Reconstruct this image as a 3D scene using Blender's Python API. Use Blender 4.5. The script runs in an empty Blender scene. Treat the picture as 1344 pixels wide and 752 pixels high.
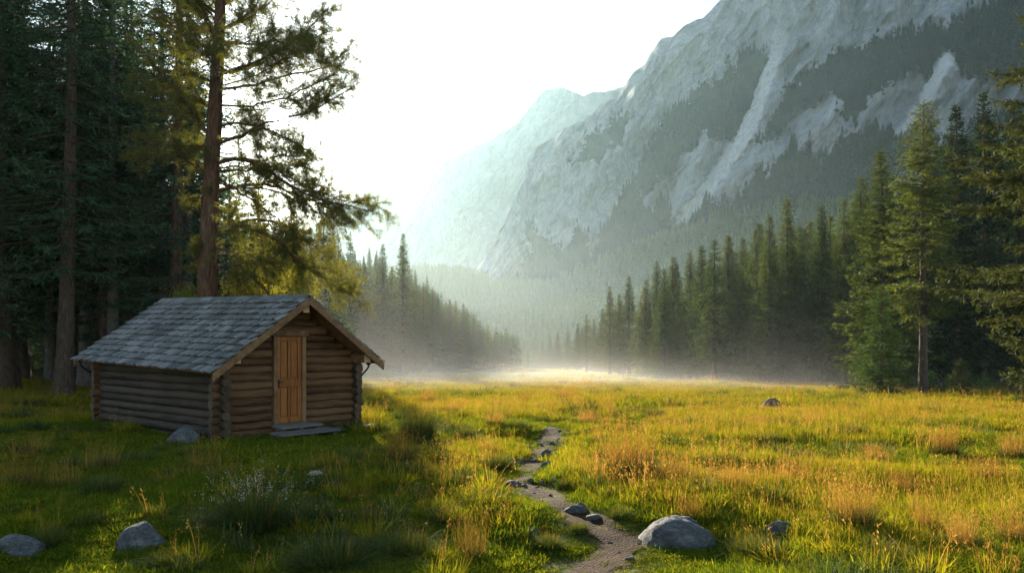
import bpy, math, random
import numpy as np
from mathutils import Vector, Matrix

R = math.radians
scene = bpy.context.scene
COL = scene.collection

# ------------------------------------------------------------------ camera, sky, sun, exposure
CAM_Z = 1.9
F = 1000.0                      # focal length in photo pixels (1344 wide)
HX, HY = 672.0, 450.0           # principal column, horizon row

cam_d = bpy.data.cameras.new('camera')
cam = bpy.data.objects.new('camera', cam_d)
COL.objects.link(cam)
cam.location = (0, 0, CAM_Z)
cam.rotation_euler = (R(90), 0, 0)
cam_d.sensor_width = 36
cam_d.lens = F / 1344 * 36
cam_d.shift_y = (HY - 376) / 1344
cam_d.clip_start = 0.1
cam_d.clip_end = 20000
scene.camera = cam

SUN_DIR = Vector((-0.307, 1.0, 0.295)).normalized()       # towards the sun
SUN_EL = math.asin(SUN_DIR.z)
SUN_AZ = math.atan2(SUN_DIR.x, SUN_DIR.y)                  # clockwise from +Y
w = bpy.data.worlds.new("World")
scene.world = w
w.use_nodes = True
nt = w.node_tree
sky = nt.nodes.new('ShaderNodeTexSky')
sky.sky_type = 'NISHITA'
sky.sun_disc = False
sky.sun_elevation = SUN_EL
sky.sun_rotation = SUN_AZ
sky.air_density = 1.0
sky.dust_density = 0.25
sky.ozone_density = 1.0
nt.links.new(sky.outputs[0], nt.nodes['Background'].inputs[0])
nt.nodes['Background'].inputs[1].default_value = 0.070

sl = bpy.data.lights.new('sun_lamp', 'SUN')
sl.energy = 5.0
sl.angle = R(0.5)
sl.color = (1.0, 0.88, 0.70)
slo = bpy.data.objects.new('sun_lamp', sl)
COL.objects.link(slo)
slo.rotation_euler = (-SUN_DIR).to_track_quat('-Z', 'Y').to_euler()

scene.view_settings.view_transform = 'Standard'
scene.view_settings.look = 'None'
scene.view_settings.gamma = 1.0
scene.view_settings.exposure = 2.05
scene.view_settings.use_curve_mapping = False

HAZE_DENSITY = 0.000115
HAZE_G = 0.62
HAZE_COL = (0.58, 0.86, 0.97)

scene.render.engine = 'CYCLES'
cy = scene.cycles
cy.use_denoising = True
cy.max_bounces = 8
cy.diffuse_bounces = 3
cy.glossy_bounces = 2
cy.transmission_bounces = 4
cy.transparent_max_bounces = 8
cy.volume_bounces = 1
cy.volume_max_steps = 256
cy.sample_clamp_indirect = 6.0

rng = np.random.default_rng(7)
random.seed(7)

# ------------------------------------------------------------------ numpy noise
def _hash(i, j, k, seed):
    h = (i * 374761393 + j * 668265263 + k * 2147483647 + seed * 1274126177) & 0xffffffff
    h = ((h ^ (h >> 13)) * 1274126177) & 0xffffffff
    return ((h ^ (h >> 16)) & 0xffffff) / float(0xffffff)

def vnoise(x, y, z=0.0, seed=0):
    x, y, z = np.broadcast_arrays(np.asarray(x, float), np.asarray(y, float), np.asarray(z, float))
    xi, yi, zi = [np.floor(a).astype(np.int64) for a in (x, y, z)]
    fx, fy, fz = x - xi, y - yi, z - zi
    fx, fy, fz = [f * f * (3 - 2 * f) for f in (fx, fy, fz)]
    r = 0
    for a in (0, 1):
        for b in (0, 1):
            for c in (0, 1):
                wgt = (fx if a else 1 - fx) * (fy if b else 1 - fy) * (fz if c else 1 - fz)
                r = r + wgt * _hash(xi + a, yi + b, zi + c, seed)
    return r * 2 - 1

def fbm(x, y, z=0.0, seed=0, octv=4, gain=0.5):
    s, a, f = 0, 1.0, 1.0
    for o in range(octv):
        s = s + a * vnoise(x * f, y * f, np.asarray(z) * f, seed + o * 17)
        a *= gain
        f *= 2.03
    return s

def sstep(a, b, x):
    t = np.clip((x - a) / (b - a), 0, 1)
    return t * t * (3 - 2 * t)

def softplus(x, k):
    return k * np.logaddexp(0, x / k)

# ------------------------------------------------------------------ ground height
def ground_z(X, Y):
    X = np.asarray(X, float); Y = np.asarray(Y, float)
    z = -0.03 * softplus(Y - 15, 2.0)
    z = z + (0.03 + 0.22) * softplus(Y - 232, 9.0)
    z = np.where(Y > 430, np.minimum(z, z * 0 + 46 + 0.02 * (Y - 430)), z)
    z = z + 0.03 * softplus(-X - 12, 2.0) * sstep(5, 20, Y) * (1 - sstep(70, 100, Y))
    xs = -12 + 0.13 * (np.minimum(Y, 190) - 90) - 0.4 * np.maximum(Y - 195, 0)
    z = z + 26 * np.tanh(0.72 * softplus(-X + xs, 2.0) / 26) * sstep(62, 135, Y)
    xr = 22 + 0.0 * Y
    z = z + 62 * np.tanh(0.62 * softplus(X - xr, 4.0) / 62) * sstep(75, 180, Y)
    near = 1 - sstep(60, 120, np.abs(Y))
    z = z + near * (0.08 * vnoise(X * 0.45, Y * 0.45, seed=3) + 0.075 * vnoise(X * 0.95, Y * 0.95, seed=5) + 0.03 * vnoise(X * 1.9, Y * 1.9, seed=6))
    z = z + (1 - near) * 0.6 * vnoise(X * 0.06, Y * 0.06, seed=8)
    # the cabin stands on levelled ground
    d = np.hypot(X + 6.7, Y - 17.5)
    k = 1 - sstep(3.5, 6.5, d)
    return z * (1 - k) + 0.0 * k

def gz(x, y):
    return float(ground_z(np.array([x]), np.array([y]))[0])

def on_ground(px, py):
    """Where the line of sight through photo pixel (px, py) meets the ground."""
    lo, hi = 2.0, 400.0
    u, v = (px - HX) / F, (HY - py) / F
    Y = np.linspace(4, 300, 6000)
    d = CAM_Z + v * Y - ground_z(u * Y, Y)
    i = np.argmax(d < 0)
    if d[i] >= 0:
        return (u * 200, 200.0)
    y = Y[i]
    return (u * y, y)

def at(px, py, Y):
    return np.array([(px - HX) / F * Y, Y, CAM_Z + (HY - py) / F * Y])

# ------------------------------------------------------------------ mesh helpers
class Geo:
    def __init__(s):
        s.V, s.P, s.M, s.n = [], [], [], 0
    def add(s, V, polys, mat=0):
        V = np.asarray(V, float).reshape(-1, 3)
        for p in (polys if isinstance(polys, list) else [polys]):
            p = np.asarray(p, np.int64)
            if p.size == 0:
                continue
            s.P.append(p + s.n)
            s.M.append(np.full(len(p), mat, np.int32))
        s.V.append(V)
        s.n += len(V)
    def mesh(s, name, mats, smooth=False):
        me = bpy.data.meshes.new(name)
        V = np.concatenate(s.V)
        loops = np.concatenate([p.ravel() for p in s.P])
        cnt = np.concatenate([np.full(len(p), p.shape[1]) for p in s.P])
        start = np.concatenate([[0], np.cumsum(cnt)[:-1]])
        me.vertices.add(len(V)); me.vertices.foreach_set('co', V.astype(np.float32).ravel())
        me.loops.add(len(loops)); me.loops.foreach_set('vertex_index', loops.astype(np.int32))
        me.polygons.add(len(cnt)); me.polygons.foreach_set('loop_start', start.astype(np.int32))
        for m in (mats if isinstance(mats, (list, tuple)) else [mats]):
            me.materials.append(m)
        me.polygons.foreach_set('material_index', np.concatenate(s.M))
        me.polygons.foreach_set('use_smooth', np.full(len(cnt), bool(smooth)))
        me.update(calc_edges=True)
        me.validate()
        return me
    def obj(s, name, mats, parent=None, smooth=False):
        return link(name, s.mesh(name, mats, smooth), parent)

def link(name, me, parent=None):
    o = bpy.data.objects.new(name, me)
    COL.objects.link(o)
    if parent is not None:
        o.parent = parent
    return o

def tag(o, label=None, cat=None, group=None, kind=None):
    for k, v in (('label', label), ('category', cat), ('group', group), ('kind', kind)):
        if v:
            o[k] = v
    return o

def thing(name, label, cat, loc=(0, 0, 0), rz=0.0, group=None, scale=1.0):
    o = bpy.data.objects.new(name, None)
    o.empty_display_size = 0.3
    COL.objects.link(o)
    o.location = [float(c) for c in loc]
    o.rotation_euler = (0, 0, rz)
    o.scale = (scale, scale, scale) if not isinstance(scale, (tuple, list)) else scale
    return tag(o, label, cat, group)

def tube(geo, pts, rad, sides=8, mat=0, capmat=None, cap=True, jitter=0.0, rg=None):
    pts = np.asarray(pts, float); n = len(pts)
    rad = np.broadcast_to(np.asarray(rad, float), (n,))
    t = np.gradient(pts, axis=0)
    t /= np.linalg.norm(t, axis=1)[:, None] + 1e-9
    ref = np.array([0, 0, 1.0]) if abs(t[0][2]) < 0.9 else np.array([1.0, 0, 0])
    a = np.cross(t, ref); a /= np.linalg.norm(a, axis=1)[:, None] + 1e-9
    b = np.cross(t, a)
    an = np.arange(sides) / sides * 2 * np.pi
    rr = rad[:, None] * np.ones(sides)
    if jitter and rg is not None:
        rr = rr * (1 + jitter * rg.normal(size=(n, sides)))
    V = pts[:, None, :] + rr[..., None] * (np.cos(an)[None, :, None] * a[:, None, :] + np.sin(an)[None, :, None] * b[:, None, :])
    i = np.arange(n - 1)[:, None] * sides
    j = np.arange(sides)[None, :]; j2 = (j + 1) % sides
    Q = np.stack([i + j, i + j2, i + sides + j2, i + sides + j], -1).reshape(-1, 4)
    geo.add(V.reshape(-1, 3), Q, mat)
    if cap:
        for e, rev in ((0, True), (n - 1, False)):
            ring = V[e]
            c = ring.mean(0)
            VV = np.vstack([ring, c])
            k = np.arange(sides)
            T = np.stack([k, (k + 1) % sides, np.full(sides, sides)], -1)
            if rev:
                T = T[:, ::-1]
            geo.add(VV, T, mat if capmat is None else capmat)

BOXF = np.array([[0, 3, 2, 1], [4, 5, 6, 7], [0, 1, 5, 4], [1, 2, 6, 5], [2, 3, 7, 6], [3, 0, 4, 7]])
def box(geo, x0, x1, y0, y1, z0, z1, mat=0, bev=0.0):
    if bev <= 0:
        V = [(x0, y0, z0), (x1, y0, z0), (x1, y1, z0), (x0, y1, z0), (x0, y0, z1), (x1, y0, z1), (x1, y1, z1), (x0, y1, z1)]
        geo.add(V, BOXF, mat)
        return
    b = bev
    def ring(i, z):
        return [(x0 + i, y0 + i, z), (x1 - i, y0 + i, z), (x1 - i, y1 - i, z), (x0 + i, y1 - i, z)]
    V = ring(b, z0) + ring(0, z0 + b) + ring(0, z1 - b) + ring(b, z1)
    Q = [[3, 2, 1, 0], [12, 13, 14, 15]]
    for l in range(3):
        for k in range(4):
            k2 = (k + 1) % 4
            Q.append([l * 4 + k, l * 4 + k2, l * 4 + 4 + k2, l * 4 + 4 + k])
    geo.add(V, np.array(Q), mat)

def norm(v):
    return v / (np.linalg.norm(v, axis=-1, keepdims=True) + 1e-9)

def diamonds(geo, P, D, L, W, N, mat=0, mid=0.42):
    """one slim leaf-like quad per row"""
    P = np.asarray(P); D = norm(np.asarray(D)); L = np.asarray(L)[:, None]; W = np.asarray(W)[:, None]
    S = norm(np.cross(D, N))
    V = np.stack([P, P + D * L * mid + S * W / 2, P + D * L, P + D * L * mid - S * W / 2], 1).reshape(-1, 3)
    Q = np.arange(len(P) * 4).reshape(-1, 4)
    geo.add(V, Q, mat)

# ------------------------------------------------------------------ materials
def new_mat(name):
    m = bpy.data.materials.new(name)
    m.use_nodes = True
    n = m.node_tree
    n.nodes.clear()
    out = n.nodes.new('ShaderNodeOutputMaterial')
    return m, n, out

def N(nt, t, **kw):
    nd = nt.nodes.new(t)
    for k, v in kw.items():
        setattr(nd, k, v)
    return nd

def ramp(nt, fac, stops):
    r = N(nt, 'ShaderNodeValToRGB')
    el = r.color_ramp.elements
    while len(el) < len(stops):
        el.new(0.5)
    for e, (p, c) in zip(el, stops):
        e.position = p
        e.color = (*c, 1)
    nt.links.new(fac, r.inputs[0])
    return r.outputs[0]

def mixc(nt, fac, a, b, mode='MIX'):
    m = N(nt, 'ShaderNodeMix', data_type='RGBA', blend_type=mode)
    for sock, v in ((m.inputs[0], fac), (m.inputs[6], a), (m.inputs[7], b)):
        if hasattr(v, 'is_linked'):
            nt.links.new(v, sock)
        else:
            sock.default_value = v if not isinstance(v, tuple) else (*v, 1)
    return m.outputs[2]

def noise_tex(nt, scale, detail=4, rough=0.55, vec=None, dist=0.0):
    t = N(nt, 'ShaderNodeTexNoise')
    t.inputs['Scale'].default_value = scale
    t.inputs['Detail'].default_value = detail
    t.inputs['Roughness'].default_value = rough
    t.inputs['Distortion'].default_value = dist
    if vec is not None:
        nt.links.new(vec, t.inputs['Vector'])
    return t.outputs['Fac']

def coords(nt, kind='Object', scale=None, rot=None):
    tc = N(nt, 'ShaderNodeTexCoord').outputs[kind]
    if scale is None and rot is None:
        return tc
    mp = N(nt, 'ShaderNodeMapping')
    if scale is not None:
        mp.inputs['Scale'].default_value = scale
    if rot is not None:
        mp.inputs['Rotation'].default_value = rot
    nt.links.new(tc, mp.inputs['Vector'])
    return mp.outputs[0]

def bump(nt, h, strength=0.5, dist=0.02):
    b = N(nt, 'ShaderNodeBump')
    b.inputs['Strength'].default_value = strength
    b.inputs['Distance'].default_value = dist
    nt.links.new(h, b.inputs['Height'])
    return b.outputs[0]

def principled(nt, out, col, rough=0.8, nrm=None, spec=0.3):
    p = N(nt, 'ShaderNodeBsdfPrincipled')
    if hasattr(col, 'is_linked'):
        nt.links.new(col, p.inputs['Base Color'])
    else:
        p.inputs['Base Color'].default_value = (*col, 1)
    if hasattr(rough, 'is_linked'):
        nt.links.new(rough, p.inputs['Roughness'])
    else:
        p.inputs['Roughness'].default_value = rough
    p.inputs['Specular IOR Level'].default_value = spec
    if nrm is not None:
        nt.links.new(nrm, p.inputs['Normal'])
    nt.links.new(p.outputs[0], out.inputs[0])
    return p

def leaf_mat(name, c0, c1, c2, transl=0.45, tcol=None, gloss=0.02):
    """thin leaves, needles, blades: diffuse + translucent, tint differs from leaf to leaf and plant to plant"""
    m, nt, out = new_mat(name)
    geo = N(nt, 'ShaderNodeNewGeometry')
    oi = N(nt, 'ShaderNodeObjectInfo')
    a = N(nt, 'ShaderNodeMath', operation='MULTIPLY_ADD')
    nt.links.new(geo.outputs['Random Per Island'], a.inputs[0]); a.inputs[1].default_value = 0.65
    b = N(nt, 'ShaderNodeMath', operation='MULTIPLY')
    nt.links.new(oi.outputs['Random'], b.inputs[0]); b.inputs[1].default_value = 0.35
    nt.links.new(b.outputs[0], a.inputs[2])
    col = ramp(nt, a.outputs[0], [(0.0, c0), (0.5, c1), (1.0, c2)])
    d = N(nt, 'ShaderNodeBsdfDiffuse'); nt.links.new(col, d.inputs[0])
    t = N(nt, 'ShaderNodeBsdfTranslucent')
    tc = mixc(nt, 1.0, col, tcol or (1.25, 1.15, 0.6), 'MULTIPLY')
    nt.links.new(tc, t.inputs[0])
    mx = N(nt, 'ShaderNodeMixShader'); mx.inputs[0].default_value = transl
    nt.links.new(d.outputs[0], mx.inputs[1]); nt.links.new(t.outputs[0], mx.inputs[2])
    if gloss > 0:
        g = N(nt, 'ShaderNodeBsdfGlossy'); g.inputs['Roughness'].default_value = 0.6
        g.inputs[0].default_value = (0.8, 0.85, 0.8, 1)
        m2 = N(nt, 'ShaderNodeMixShader'); m2.inputs[0].default_value = gloss
        nt.links.new(mx.outputs[0], m2.inputs[1]); nt.links.new(g.outputs[0], m2.inputs[2])
        mx = m2
    nt.links.new(mx.outputs[0], out.inputs[0])
    return m

def bark_mat(name, c0, c1, scale=(6, 6, 1.2)):
    m, nt, out = new_mat(name)
    v = coords(nt, 'Object', scale)
    n1 = noise_tex(nt, 3.0, 6, 0.65, v, 0.4)
    vo = N(nt, 'ShaderNodeTexVoronoi'); vo.inputs['Scale'].default_value = 2.6
    nt.links.new(v, vo.inputs['Vector'])
    h = N(nt, 'ShaderNodeMath', operation='MULTIPLY'); nt.links.new(n1, h.inputs[0]); nt.links.new(vo.outputs['Distance'], h.inputs[1])
    col = ramp(nt, n1, [(0.3, c0), (0.7, c1)])
    principled(nt, out, col, 0.9, bump(nt, h.outputs[0], 0.9, 0.06), 0.1)
    return m

def wood_mat(name, dark, mid, light, stretch, rough=0.75, bstr=0.8, island=0.35, spec=0.25):
    m, nt, out = new_mat(name)
    v = coords(nt, 'Object', stretch)
    n1 = noise_tex(nt, 2.2, 7, 0.65, v, 0.6)
    n2 = noise_tex(nt, 1.3, 3, 0.5, coords(nt, 'Object'))
    geo = N(nt, 'ShaderNodeNewGeometry')
    mm = N(nt, 'ShaderNodeMath', operation='MULTIPLY_ADD')
    nt.links.new(geo.outputs['Random Per Island'], mm.inputs[0]); mm.inputs[1].default_value = island
    nt.links.new(n1, mm.inputs[2])
    m3 = N(nt, 'ShaderNodeMath', operation='MULTIPLY_ADD')
    nt.links.new(n2, m3.inputs[0]); m3.inputs[1].default_value = 0.35; nt.links.new(mm.outputs[0], m3.inputs[2])
    col = ramp(nt, m3.outputs[0], [(0.45, dark), (0.72, mid), (1.0, light)])
    principled(nt, out, col, rough, bump(nt, n1, bstr, 0.02), spec)
    return m

M = {}
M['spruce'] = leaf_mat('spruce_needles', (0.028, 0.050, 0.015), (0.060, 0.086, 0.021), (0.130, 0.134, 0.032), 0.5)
M['shade_tinted_spruce'] = leaf_mat('shade_tinted_spruce_needles', (0.010, 0.022, 0.012), (0.020, 0.036, 0.017), (0.042, 0.056, 0.022), 0.3)  # spruce needles with the back rows' shade put into the colour
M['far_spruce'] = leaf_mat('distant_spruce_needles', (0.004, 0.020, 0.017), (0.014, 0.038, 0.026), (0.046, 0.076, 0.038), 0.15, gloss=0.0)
M['valley_spruce'] = leaf_mat('valley_spruce_needles', (0.034, 0.074, 0.024), (0.070, 0.115, 0.032), (0.13, 0.155, 0.042), 0.55, gloss=0.0)  # lighter than the far needles: sunlight on the valley woods put into the colour
M['forest'] = leaf_mat('deep_forest_needles', (0.024, 0.060, 0.040), (0.046, 0.096, 0.055), (0.085, 0.140, 0.062), 0.36)
M['young'] = leaf_mat('young_spruce_needles', (0.030, 0.064, 0.018), (0.060, 0.104, 0.026), (0.115, 0.155, 0.036), 0.42)
M['pine'] = leaf_mat('pine_needles', (0.07, 0.08, 0.016), (0.13, 0.13, 0.028), (0.24, 0.21, 0.045), 0.62)
M['gold_leaf'] = leaf_mat('yellow_green_leaves', (0.10, 0.13, 0.02), (0.20, 0.20, 0.03), (0.32, 0.27, 0.03), 0.55)
M['shrub'] = leaf_mat('shrub_leaves', (0.03, 0.07, 0.015), (0.07, 0.13, 0.03), (0.14, 0.19, 0.04), 0.45)
M['lawn'] = leaf_mat('short_grass', (0.042, 0.092, 0.010), (0.115, 0.155, 0.013), (0.31, 0.26, 0.02), 0.5, gloss=0.0)
M['meadow'] = leaf_mat('meadow_grass', (0.11, 0.14, 0.007), (0.22, 0.21, 0.013), (0.38, 0.29, 0.03), 0.5, gloss=0.0)
M['dry'] = leaf_mat('dry_stalks', (0.17, 0.10, 0.022), (0.31, 0.175, 0.038), (0.48, 0.30, 0.08), 0.45, (1.15, 1.0, 0.7), gloss=0.0)
M['tuft'] = leaf_mat('tussock_grass', (0.025, 0.05, 0.008), (0.06, 0.085, 0.014), (0.14, 0.14, 0.03), 0.4)
M['seed'] = leaf_mat('pale_flowers', (0.36, 0.30, 0.20), (0.50, 0.44, 0.32), (0.66, 0.60, 0.48), 0.4, (1, 0.95, 0.85))
M['bark'] = bark_mat('spruce_bark', (0.035, 0.024, 0.017), (0.12, 0.085, 0.062))
M['pale_bark'] = bark_mat('grey_bark', (0.06, 0.05, 0.042), (0.19, 0.165, 0.14))
M['near_sp'] = leaf_mat('olive_spruce_needles', (0.018, 0.030, 0.012), (0.036, 0.050, 0.016), (0.075, 0.078, 0.022), 0.42)  # dark olive needles of the big near spruce
M['pine_bark'] = bark_mat('pine_bark', (0.035, 0.020, 0.013), (0.17, 0.095, 0.058), (5, 5, 1.0))

# ------------------------------------------------------------------ ground
def path_line():
    px = [(724, 560), (722, 578), (708, 596), (700, 612), (688, 634), (716, 655), (742, 668), (768, 684), (806, 702), (822, 722), (775, 752)]
    return np.array([on_ground(*p) for p in px])
PATH = path_line()
ext = PATH[-1] + (PATH[-1] - PATH[-2]) / np.linalg.norm(PATH[-1] - PATH[-2]) * 1.5
PATH = np.vstack([PATH, ext])
def resample(P, n):
    d = np.concatenate([[0], np.cumsum(np.linalg.norm(np.diff(P, axis=0), axis=1))])
    s = np.linspace(0, d[-1], n)
    return np.stack([np.interp(s, d, P[:, k]) for k in range(P.shape[1])], 1)
PATHS = resample(PATH, 120)
for _ in range(4):
    PATHS[1:-1] = 0.25 * PATHS[:-2] + 0.5 * PATHS[1:-1] + 0.25 * PATHS[2:]
PATHW = 0.20 + 0.07 * np.sin(np.linspace(0, 9, 120)) + 0.05 * rng.normal(size=120)

def path_dist(X, Y):
    d = np.full(np.shape(X), 1e9)
    for (a, b), wd in zip(PATHS, PATHW):
        d = np.minimum(d, np.hypot(X - a, Y - b) - wd)
    return d

def spaced(lo, hi, near0, near1, step, growth):
    out = list(np.arange(near0, near1 + 1e-6, step))
    s = step
    while out[-1] < hi:
        s *= growth
        out.append(out[-1] + s)
    s = step
    a = [out[0]]
    while a[-1] > lo:
        s *= growth
        a.append(a[-1] - s)
    return np.array(sorted(set(a[1:] + out)))

gxs = spaced(-700, 700, -14, 16, 0.28, 1.045)
gys = spaced(-110, 1750, 4, 30, 0.28, 1.03)
GX, GY = np.meshgrid(gxs, gys)
GZ = ground_z(GX, GY)
g = Geo()
nx, ny = len(gxs), len(gys)
ii, jj = np.meshgrid(np.arange(ny - 1), np.arange(nx - 1), indexing='ij')
q0 = (ii * nx + jj).ravel()
g.add(np.stack([GX, GY, GZ], -1).reshape(-1, 3), np.stack([q0, q0 + 1, q0 + nx + 1, q0 + nx], -1))

m, nt, out = new_mat('meadow_soil_and_turf')
v = coords(nt, 'Object')
n1 = noise_tex(nt, 0.35, 6, 0.6, v)
n2 = noise_tex(nt, 9.0, 6, 0.7, v)
n3 = noise_tex(nt, 60.0, 3, 0.7, v)
c1 = ramp(nt, n1, [(0.35, (0.055, 0.085, 0.016)), (0.5, (0.13, 0.13, 0.025)), (0.68, (0.24, 0.18, 0.05))])
c2 = ramp(nt, n2, [(0.3, (0.35, 0.33, 0.30)), (0.7, (1.0, 1.0, 1.0))])
col = mixc(nt, 1.0, c1, c2, 'MULTIPLY')
sep = N(nt, 'ShaderNodeSeparateXYZ'); nt.links.new(v, sep.inputs[0])
mr = N(nt, 'ShaderNodeMapRange'); mr.inputs[1].default_value = 205; mr.inputs[2].default_value = 235
nt.links.new(sep.outputs[1], mr.inputs[0])
col = mixc(nt, mr.outputs[0], col, (0.045, 0.075, 0.022))
hh = N(nt, 'ShaderNodeMath', operation='MULTIPLY_ADD'); nt.links.new(n2, hh.inputs[0]); hh.inputs[1].default_value = 2.0; nt.links.new(n3, hh.inputs[2])
principled(nt, out, col, 0.95, bump(nt, hh.outputs[0], 0.8, 0.05), 0.1)
ground = g.obj('ground', m, smooth=True)
tag(ground, kind='structure')

# worn dirt path, laid just above the turf
g = Geo()
T = np.gradient(PATHS, axis=0); T /= np.linalg.norm(T, axis=1)[:, None]
Nn = np.stack([T[:, 1], -T[:, 0]], 1)
cols = np.linspace(-1, 1, 9)
PV = PATHS[:, None, :] + Nn[:, None, :] * (cols[None, :, None] * PATHW[:, None, None]) 
PZ = ground_z(PV[..., 0], PV[..., 1]) + 0.012 - 0.03 * (1 - cols[None, :] ** 2) * 0 + 0.012 * vnoise(PV[..., 0] * 6, PV[..., 1] * 6, seed=4)
PZ[:, 0] -= 0.03; PZ[:, -1] -= 0.03
i0 = (np.arange(119)[:, None] * 9 + np.arange(8)[None, :]).ravel()
g.add(np.concatenate([PV, PZ[..., None]], -1).reshape(-1, 3), np.stack([i0, i0 + 1, i0 + 10, i0 + 9], -1))
m, nt, out = new_mat('path_dirt')
v = coords(nt, 'Object')
n1 = noise_tex(nt, 5.0, 6, 0.65, v); n2 = noise_tex(nt, 55.0, 4, 0.7, v)
vo = N(nt, 'ShaderNodeTexVoronoi'); vo.inputs['Scale'].default_value = 38; nt.links.new(v, vo.inputs['Vector'])
c = ramp(nt, n1, [(0.3, (0.026, 0.013, 0.005)), (0.55, (0.055, 0.028, 0.011)), (0.75, (0.10, 0.055, 0.025))])
c = mixc(nt, 0.6, c, ramp(nt, n2, [(0.3, (0.4, 0.38, 0.36)), (0.7, (1.1, 1.05, 1.0))]), 'MULTIPLY')
hh = N(nt, 'ShaderNodeMath', operation='MULTIPLY_ADD'); nt.links.new(vo.outputs[0], hh.inputs[0]); hh.inputs[1].default_value = -1.2; nt.links.new(n2, hh.inputs[2])
principled(nt, out, c, 0.95, bump(nt, hh.outputs[0], 0.9, 0.03), 0.1)
tag(g.obj('path', m, smooth=True), kind='structure')

# ------------------------------------------------------------------ mountains
def poly_mask(X, Y, poly):
    ins = np.zeros(X.shape, bool)
    n = len(poly)
    for k in range(n):
        x0, y0 = poly[k]; x1, y1 = poly[(k + 1) % n]
        if y0 == y1:
            continue
        c = ((y0 > Y) != (y1 > Y)) & (X < (x1 - x0) * (Y - y0) / (y1 - y0) + x0)
        ins ^= c
    return ins

def blur(A, k):
    for _ in range(k):
        A = (np.roll(A, 1, 0) + np.roll(A, -1, 0) + np.roll(A, 1, 1) + np.roll(A, -1, 1) + 2 * A) / 6
    return A

def mountain_mat(name, rock0, rock1, scree, scale=1.0):
    m, nt, out = new_mat(name)
    v = coords(nt, 'Object')
    n1 = noise_tex(nt, 0.05 * scale, 8, 0.65, v, 0.5)
    n2 = noise_tex(nt, 0.55 * scale, 10, 0.74, coords(nt, 'Object', (1.0, 1.0, 0.22), (0.0, 0.3, 0.0)), 0.0)
    n3 = noise_tex(nt, 1.0, 4, 0.6, v)
    c = ramp(nt, n1, [(0.3, rock0), (0.7, rock1)])
    c = mixc(nt, 0.9, c, ramp(nt, n2, [(0.34, (0.66, 0.66, 0.67)), (0.48, (0.95, 0.95, 0.95)), (0.64, (1.16, 1.16, 1.14))]), 'MULTIPLY')
    for sc_, amt in ((0.05, 0.42), (0.19, 0.38)):  # shade of the rock cracks put into the colour along cell edges
        vo = N(nt, 'ShaderNodeTexVoronoi', feature='DISTANCE_TO_EDGE')
        vo.inputs['Scale'].default_value = sc_ * scale
        mp_ = coords(nt, 'Object', (1.0, 1.0, 0.30), (0.0, 0.35, 0.0))
        ad_ = N(nt, 'ShaderNodeVectorMath', operation='ADD')
        nz_ = N(nt, 'ShaderNodeTexNoise'); nz_.inputs['Scale'].default_value = 0.12; nz_.inputs['Detail'].default_value = 5
        sc2_ = N(nt, 'ShaderNodeVectorMath', operation='SCALE'); sc2_.inputs['Scale'].default_value = 3.5
        nt.links.new(v, nz_.inputs['Vector']); nt.links.new(nz_.outputs['Color'], sc2_.inputs[0])
        nt.links.new(mp_, ad_.inputs[0]); nt.links.new(sc2_.outputs[0], ad_.inputs[1]); nt.links.new(ad_.outputs[0], vo.inputs['Vector'])
        c = mixc(nt, amt, c, ramp(nt, vo.outputs['Distance'], [(0.0, (0.42, 0.43, 0.46)), (0.06, (0.85, 0.85, 0.86)), (0.2, (1.05, 1.05, 1.04))]), 'MULTIPLY')
    at_ = N(nt, 'ShaderNodeAttribute'); at_.attribute_name = 'scree'
    scc = mixc(nt, 0.85, scree, ramp(nt, n2, [(0.36, (0.55, 0.55, 0.56)), (0.6, (1.1, 1.1, 1.1))]), 'MULTIPLY')
    c = mixc(nt, at_.outputs['Fac'], c, scc)
    a2 = N(nt, 'ShaderNodeAttribute'); a2.attribute_name = 'wood'
    c = mixc(nt, a2.outputs['Fac'], c, ramp(nt, n3, [(0.3, (0.008, 0.022, 0.018)), (0.7, (0.022, 0.042, 0.026))]))
    principled(nt, out, c, 0.95, bump(nt, n2, 0.5, 2.0), 0.05)
    return m

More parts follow.
